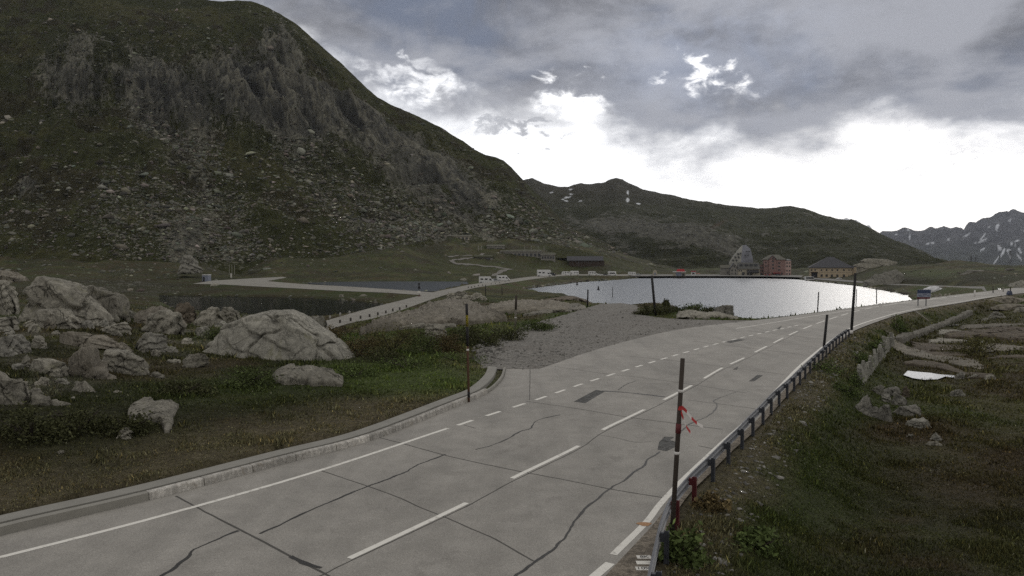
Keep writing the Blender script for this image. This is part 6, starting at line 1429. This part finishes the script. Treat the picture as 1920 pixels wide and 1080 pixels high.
px_, py_ = np.cos(an)*wd, np.sin(an)*wd
V = np.empty((NB, 3, 3)); V[:, 0] = np.c_[bx-px_, by-py_, bz-.02]; V[:, 1] = np.c_[bx+px_, by+py_, bz-.02]; V[:, 2] = np.c_[bx+np.cos(al)*ln, by+np.sin(al)*ln, bz+hgt]
lum = np.exp(rg.normal(.15, .45, NB))[:, None]; warm = rg.uniform(0, 1, NB)[:, None]
bcol = bc*lum*np.where(warm > .86, [[1.5, 1.4, 1.0]], [[1.0, 1.08, .95]])
fl = rg.uniform(0, 1, NB) < .0025; bcol[fl] = np.array([.36, .35, .25])
grass = np_mesh('grass', V.reshape(-1, 3), np.arange(NB*3).reshape(-1, 3), M['blade'], False, None, {'Col': np.repeat(bcol, 3, 0)})
tag(grass, 'short tufted moor grass beside the road and among the rocks', 'grass', kind='stuff')
# loose pebbles on the lay-by and the verge
rg = np.random.default_rng(23); q = []
xs = rg.uniform(LAYBY[:, 0].min(), LAYBY[:, 0].max(), 30000); ys = rg.uniform(LAYBY[:, 1].min(), LAYBY[:, 1].max(), 30000)
ok = (sdist(xs, ys, LAYBY) < -.1); xs, ys = xs[ok], ys[ok]; w_ = (40/ys)**2; ok = rg.uniform(0, 1, len(xs)) < np.clip(w_, 0, 1)*.5; pe = np.c_[xs[ok], ys[ok], 0*xs[ok]]
heap = np.array([gp(x, y) for x, y in zip(rg.normal(918, 14, 260), rg.normal(656, 9, 260))])
vg = rg.choice(len(RP), 900); off = rg.uniform(.15, 1.5, 900); dd = np.gradient(RP[:, :2], axis=0); dd /= np.linalg.norm(dd, axis=1)[:, None]; ve = np.c_[RP[vg, 0]+dd[vg, 1]*off, RP[vg, 1]-dd[vg, 0]*off]; ve = np.c_[ve, ground_z(ve[:, 0], ve[:, 1], False)]
PB = np.vstack([pe, heap, ve]); psz = np.clip(np.exp(rg.normal(-3.2, .5, len(PB))), .02, .16); psz[len(pe):len(pe)+260] *= 2.0
tag(stones_mesh('pebbles', PB, psz, M['stone'], rg.uniform(.10, .30, (len(PB), 1))*np.array([[1, .97, .9]]), 9), 'loose pebbles on the gravel lay-by and the verge behind the rail', 'pebbles', kind='stuff')

def crown(n, rad, hgt, leaf, seed, dome=True, up=.4):
    r = np.random.default_rng(seed); P = []
    cl = r.normal(0, 1, (26, 3)); cl /= np.linalg.norm(cl, axis=1)[:, None]; cl[:, 2] = np.abs(cl[:, 2]); cl *= r.uniform(.45, .95, (26, 1))
    k = r.integers(0, 26, n); p = cl[k] + r.normal(0, .17, (n, 3)); p[:, 2] = np.abs(p[:, 2])
    p *= np.array([rad, rad, hgt])
    a = r.uniform(0, 6.28, n); t = r.uniform(-.9, .9, n); l = leaf*r.uniform(.6, 1.5, n)
    u = np.c_[np.cos(a)*np.cos(t), np.sin(a)*np.cos(t), np.sin(t)+up]; u /= np.linalg.norm(u, axis=1)[:, None]; w = np.cross(u, r.normal(0, 1, (n, 3))); w /= np.linalg.norm(w, axis=1)[:, None]
    V = np.stack([p-u*l[:, None], p+w*l[:, None]*.5, p+u*l[:, None], p-w*l[:, None]*.5], 1)
    shade = np.exp(r.normal(0, .35, n)) * (.8+.4*r.random(26)[k])
    return V.reshape(-1, 3), np.arange(n*4).reshape(-1, 4), np.repeat(shade, 4)
def shrub(label, px, py, w, h, col, n=2600, leaf=.07, name='shrub', dep=1.0, group=None, seed=0, cat='shrub', mats=None):
    B = hit(px, py); s = B[1]/F
    e = empty(name, (B[0], B[1]+w*s*.3*dep, B[2]-.05), 0, label, cat, group)
    V, Fc, sh = crown(n, w*s/2, h*s*1.05, leaf*max(1, B[1]/45), seed); V[:, 1] *= dep
    c = np.array(col)[None]*sh[:, None]; 
    np_mesh('foliage', V, Fc, M['blade'], False, e, {'Col': c})
    mb = MB(); r = np.random.default_rng(seed)
    for k in range(7):
        a = r.uniform(0, 6.28); mb.tube([(0, 0, -.1), (math.cos(a)*w*s*.18, math.sin(a)*w*s*.18*dep, h*s*.4), (math.cos(a)*w*s*.34, math.sin(a)*w*s*.34*dep, h*s*.75)], [.03, .02, .01], 5)
    mb.obj('stems', M['pole_dark'], e)
    return e
BR = (.085, .068, .034); DK = (.055, .058, .028); GN = (.066, .084, .032); OL = (.092, .088, .038)
for i, (px, py, w, h, c, lb) in enumerate([(668,668,80,46,BR,'brown heath bush nearest the grey whaleback'),(730,662,110,50,OL,'big olive bush in front of the rippled outcrop'),(790,664,90,42,GN,'green bush right of the big olive bush'),(700,682,120,26,DK,'low dark bush fringe below the big olive bush'),(835,660,70,36,BR,'brownish bush left of the yellow banded pole'),(772,645,100,30,OL,'olive bush higher up against the pale ledge'),
    (900,652,80,34,DK,'dark low bush right of the yellow banded pole'),(950,640,90,30,DK,'dark low bush around the bleached pole'),(1010,622,90,22,GN,'flat green bush along the lay-by edge'),(870,640,90,26,DK,'dark bush behind the yellow banded pole'),(620,640,50,30,BR,'brown bush under the start of the lane'),
    (1215,590,50,16,DK,'dark bank shrub left of the tall leaning pole'),(1255,588,60,18,DK,'dark bank shrub right of the tall leaning pole'),(1300,586,60,16,GN,'green bank shrub before the dark lake outcrop'),(1340,588,50,12,DK,'low shrub at the dark lake outcrop'),
    (30,835,150,60,DK,'dark bush in the lower left corner of the turf'),(120,815,130,52,DK,'dark bush below the narrow lichen ridge'),(220,820,110,36,DK,'low heath bush by the fist-like stone'),(450,730,120,36,GN,'low green bush left of the flat cracked slab'),(330,745,110,32,DK,'dark heath patch bush above the lone layered slab'),
    (400,640,60,26,GN,'green bush in the cleft beside the whaleback'),(1850,668,110,34,OL,'rounded green hummock bush among the bog slabs'),(1250,575,14,14,DK,'spiky little shrub against the lake water')]):
    shrub(lb, px, py, w, h, c, 2200 if w > 60 else 1200, .05, seed=400+i)
for i, (px, py, w, h, lb) in enumerate([(760,695,150,24,'bright leafy weeds spreading below the dark bush fringe'),(860,682,120,18,'bright leafy weeds left of the gravel lay-by'),(660,708,90,24,'leafy weeds at the right foot of the whaleback'),(1290,1062,100,56,'broad-leaved weeds against the near end of the rail'),(1420,1040,130,34,'broad-leaved weeds in the turf right of the nearest pole'),(1590,745,60,26,'weeds with pale flower heads above the broken heap'),(1622,690,40,30,'bright weeds above the middle of the upright slabs'),(1648,665,34,24,'bright weeds above the far upright slabs'),(1605,725,34,24,'bright weeds at the near end of the upright slabs'),(1690,625,40,30,'straggly plants at the gap between slabs and wall'),(1340,960,70,30,'dry yellow weeds under the red rail post'),(1560,700,80,22,'green weeds halfway down the embankment')]):
    shrub(lb, px, py, w, h, (.075, .10, .035) if i != 10 else (.13, .10, .05), 1100, .05 if i not in (3, 4) else .06, 'leafy_plant', seed=500+i, cat='plant')
# ------------------------------------------------------------------ haze, sky, sun, camera
def make_haze():
    mb = MB().box(-6500, 6500, -60, 12500, -420, 1500)
    g = bpy.data.materials.new('valley haze'); g.use_nodes = True; t = g.node_tree
    t.nodes.remove(t.nodes['Principled BSDF'])
    pv = t.nodes.new('ShaderNodeVolumePrincipled'); pv.inputs['Density'].default_value = HAZE; pv.inputs['Color'].default_value = (.80, .86, 1, 1); pv.inputs['Anisotropy'].default_value = .3
    t.links.new(pv.outputs[0], t.nodes['Material Output'].inputs['Volume'])
    o = mb.obj('haze', g); tag(o, 'thin valley haze softening the far mountains', 'haze', kind='stuff')
HAZE = 0.00004
make_haze()

SUN_EL, SUN_AZ = math.radians(22), math.radians(28)      # ahead, right of the view axis, behind the cloud
CL_B, CL_D, CL_L, CL_E, CL_G, CL_R = (.140, .168, .235), (.142, .146, .165), (.37, .38, .42), (.50, .515, .56), (.50, .55, .68), (.56, .545, .52)
GAP = 1.6
def make_world():
    w = bpy.data.worlds.new('World'); S.world = w; w.use_nodes = True
    t = w.node_tree; nd = t.nodes; L = t.links.new
    bg = nd['Background']; bg.inputs['Strength'].default_value = 1.0
    def n(ty, **kw):
        q = nd.new(ty)
        for k, v in kw.items(): q.inputs[k].default_value = v
        return q
    def mth(op, a, b=None, clamp=False):
        q = nd.new('ShaderNodeMath'); q.operation = op; q.use_clamp = clamp
        for v, i in ((a, 0), (b, 1)):
            if v is None: continue
            if hasattr(v, 'links'): L(v, q.inputs[i])
            else: q.inputs[i].default_value = v
        return q.outputs[0]
    def mix(f, a, b):
        q = nd.new('ShaderNodeMix'); q.data_type = 'RGBA'
        for v, i in ((f, 0), (a, 6), (b, 7)):
            if hasattr(v, 'links'): L(v, q.inputs[i])
            else: q.inputs[i].default_value = v if i == 0 else (*v, 1)
        return q.outputs[2]
    def ss(a, b, x):
        q = nd.new('ShaderNodeMapRange'); q.interpolation_type = 'SMOOTHSTEP'; q.inputs['From Min'].default_value = a; q.inputs['From Max'].default_value = b
        L(x, q.inputs['Value']); return q.outputs[0]
    tc = nd.new('ShaderNodeTexCoord'); sx = nd.new('ShaderNodeSeparateXYZ'); L(tc.outputs['Generated'], sx.inputs[0])
    x, y, z = sx.outputs
    az = mth('ARCTAN2', x, y); zc = mth('MAXIMUM', z, 0.0)
    den = mth('ADD', zc, .16)
    cb = nd.new('ShaderNodeCombineXYZ'); L(mth('DIVIDE', x, den), cb.inputs[0]); L(mth('DIVIDE', y, den), cb.inputs[1]); cb.inputs[2].default_value = 3.7
    cb2 = nd.new('ShaderNodeCombineXYZ'); L(az, cb2.inputs[0]); L(mth('MULTIPLY', z, 1.7), cb2.inputs[1])
    def noise(v, s, d=8, r=.55, di=0.0, off=0.0):
        q = n('ShaderNodeTexNoise', Scale=s, Detail=d, Roughness=r, Distortion=di)
        if off:
            ad = nd.new('ShaderNodeVectorMath'); ad.operation = 'ADD'; ad.inputs[1].default_value = (off, off*.7, off*.3); L(v, ad.inputs[0]); v = ad.outputs[0]
        L(v, q.inputs['Vector']); return q.outputs['Fac']
    P = cb.outputs[0]; A = cb2.outputs[0]
    nA = noise(A, 9.0, 7, .55, .3); nB = noise(P, 1.05, 8, .58, .25); nC = noise(P, 2.6, 8, .6, .3, 4.0); nD = noise(A, 4.2, 6, .55, .5, 2.0)
    # lower edge of the cloud deck, by azimuth
    fc = nd.new('ShaderNodeFloatCurve'); cv = fc.mapping.curves[0]
    pts = [(-.60,.30),(-.25,.245),(-.19,.212),(-.12,.187),(-.05,.180),(.08,.178),(.15,.162),(.20,.138),(.26,.135),(.34,.140),(.40,.150),(.47,.150),(.53,.140),(.60,.13),(.75,.13)]
    def cx(a): return (a+.75)/1.5
    cv.points[0].location = (0, .30); cv.points[1].location = (1, .19)
    for a, e in pts: cv.points.new(cx(a), e)
    fc.mapping.update()
    L(mth('DIVIDE', mth('ADD', az, .75), 1.5, True), fc.inputs['Value'])
    base = fc.outputs[0]
    h = mth('SUBTRACT', z, base)
    nE = noise(A, 26.0, 5, .6, .4, 7.0)
    h = mth('ADD', h, mth('MULTIPLY', mth('SUBTRACT', nA, .5), .15)); h = mth('ADD', h, mth('MULTIPLY', mth('SUBTRACT', nC, .5), .07)); h = mth('ADD', h, mth('MULTIPLY', mth('SUBTRACT', nE, .5), .035))
    nF = noise(A, 17.0, 6, .62, .2, 11.0)
    azw = mth('ADD', az, mth('MULTIPLY', mth('SUBTRACT', nF, .5), .22)); zw = mth('ADD', z, mth('MULTIPLY', mth('SUBTRACT', nE, .5), .12)); zw = mth('ADD', zw, mth('MULTIPLY', mth('SUBTRACT', nD, .5), .06))
    def blob(a0, e0, ra, re, amp):
        da = mth('DIVIDE', mth('SUBTRACT', azw, a0), ra); de = mth('DIVIDE', mth('SUBTRACT', zw, e0), re)
        r = mth('ADD', mth('MULTIPLY', da, da), mth('MULTIPLY', de, de))
        return mth('MULTIPLY', mth('POWER', 2.718, mth('MULTIPLY', r, -1.0)), amp)
    def add(a, b): return mth('ADD', a, b)
    hole = add(blob(.252, .247, .040, .027, .125), add(blob(.085, .216, .05, .014, .075), blob(-.13, .235, .06, .02, .06)))
    h2 = mth('SUBTRACT', h, hole)
    wisp = add(blob(.01, .181, .07, .014, .10), add(blob(.49, .158, .024, .009, .085), add(blob(.52, .128, .05, .005, .055), blob(.515, .105, .03, .004, .055))))
    hw = add(mth('MULTIPLY', mth('SUBTRACT', nA, .5), .10), wisp)
    cover = mth('MAXIMUM', mth('POWER', ss(-.028, .045, h2), .75), mth('MULTIPLY', ss(.02, .10, hw), .85))
    # unseen overcast away from the western gap, brightened and warmed to light the ground
    rest = mth('MAXIMUM', ss(.75, 1.25, mth('ABSOLUTE', az)), ss(-.05, -.6, y)); rest = mth('MAXIMUM', rest, ss(.52, .8, z))
    cover = mth('MAXIMUM', cover, rest)
    tone = add(mth('MULTIPLY', nB, .45), add(mth('MULTIPLY', nA, .30), mth('MULTIPLY', nC, .40)))
    tone = ss(.475, .655, tone)
    dark = mix(ss(.40, .60, nD), CL_B, CL_D)
    cloud = mix(tone, dark, CL_L)
    edge = mth('MULTIPLY', ss(.06, .0, h2), add(mth('MULTIPLY', nF, 1.4), .0))
    cloud = mix(mth('MULTIPLY', edge, .55), cloud, CL_E)
    gl = blob(.25, .25, .13, .05, .45); cloud = mix(gl, cloud, CL_G)
    cloud = mix(rest, cloud, CL_R)
    sky = nd.new('ShaderNodeTexSky'); sky.sky_type = 'NISHITA'; sky.sun_disc = False; sky.sun_elevation = SUN_EL; sky.sun_rotation = SUN_AZ
    sk = nd.new('ShaderNodeMix'); sk.data_type = 'RGBA'; sk.blend_type = 'MULTIPLY'; sk.inputs[0].default_value = 1; L(sky.outputs[0], sk.inputs[6]); sk.inputs[7].default_value = (.06, .06, .06, 1)
    gap = mix(.88, sk.outputs[2], (GAP, GAP, GAP*1.01))
    full = mix(cover, gap, cloud)
    below = ss(.0, -.06, z); full = mix(below, full, (.1, .1, .1))
    L(full, bg.inputs['Color'])
make_world()
ld = bpy.data.lights.new('sun', 'SUN'); ld.energy = .6; ld.angle = math.radians(14); ld.color = (1, .95, .88)
so = bpy.data.objects.new('sun', ld); COL.objects.link(so)
sd = Vector((math.sin(SUN_AZ)*math.cos(SUN_EL), math.cos(SUN_AZ)*math.cos(SUN_EL), math.sin(SUN_EL)))
so.rotation_euler = sd.to_track_quat('Z', 'Y').to_euler(); so.location = (20, -10, 60)
cd = bpy.data.cameras.new('camera'); cam = bpy.data.objects.new('camera', cd); COL.objects.link(cam)
cd.sensor_width = 36; cd.lens = 36*F/1920; cd.clip_start = .1; cd.clip_end = 40000
cam.location = (0, 0, H); cam.rotation_euler = (math.pi/2 - PITCH, 0, 0)
S.camera = cam
S.cycles.use_denoising = False; S.cycles.max_bounces = 4; S.cycles.diffuse_bounces = 2; S.cycles.glossy_bounces = 2; S.cycles.volume_bounces = 0
S.view_settings.view_transform = 'Standard'; S.view_settings.look = 'None'; S.view_settings.exposure = .10; S.view_settings.gamma = 1
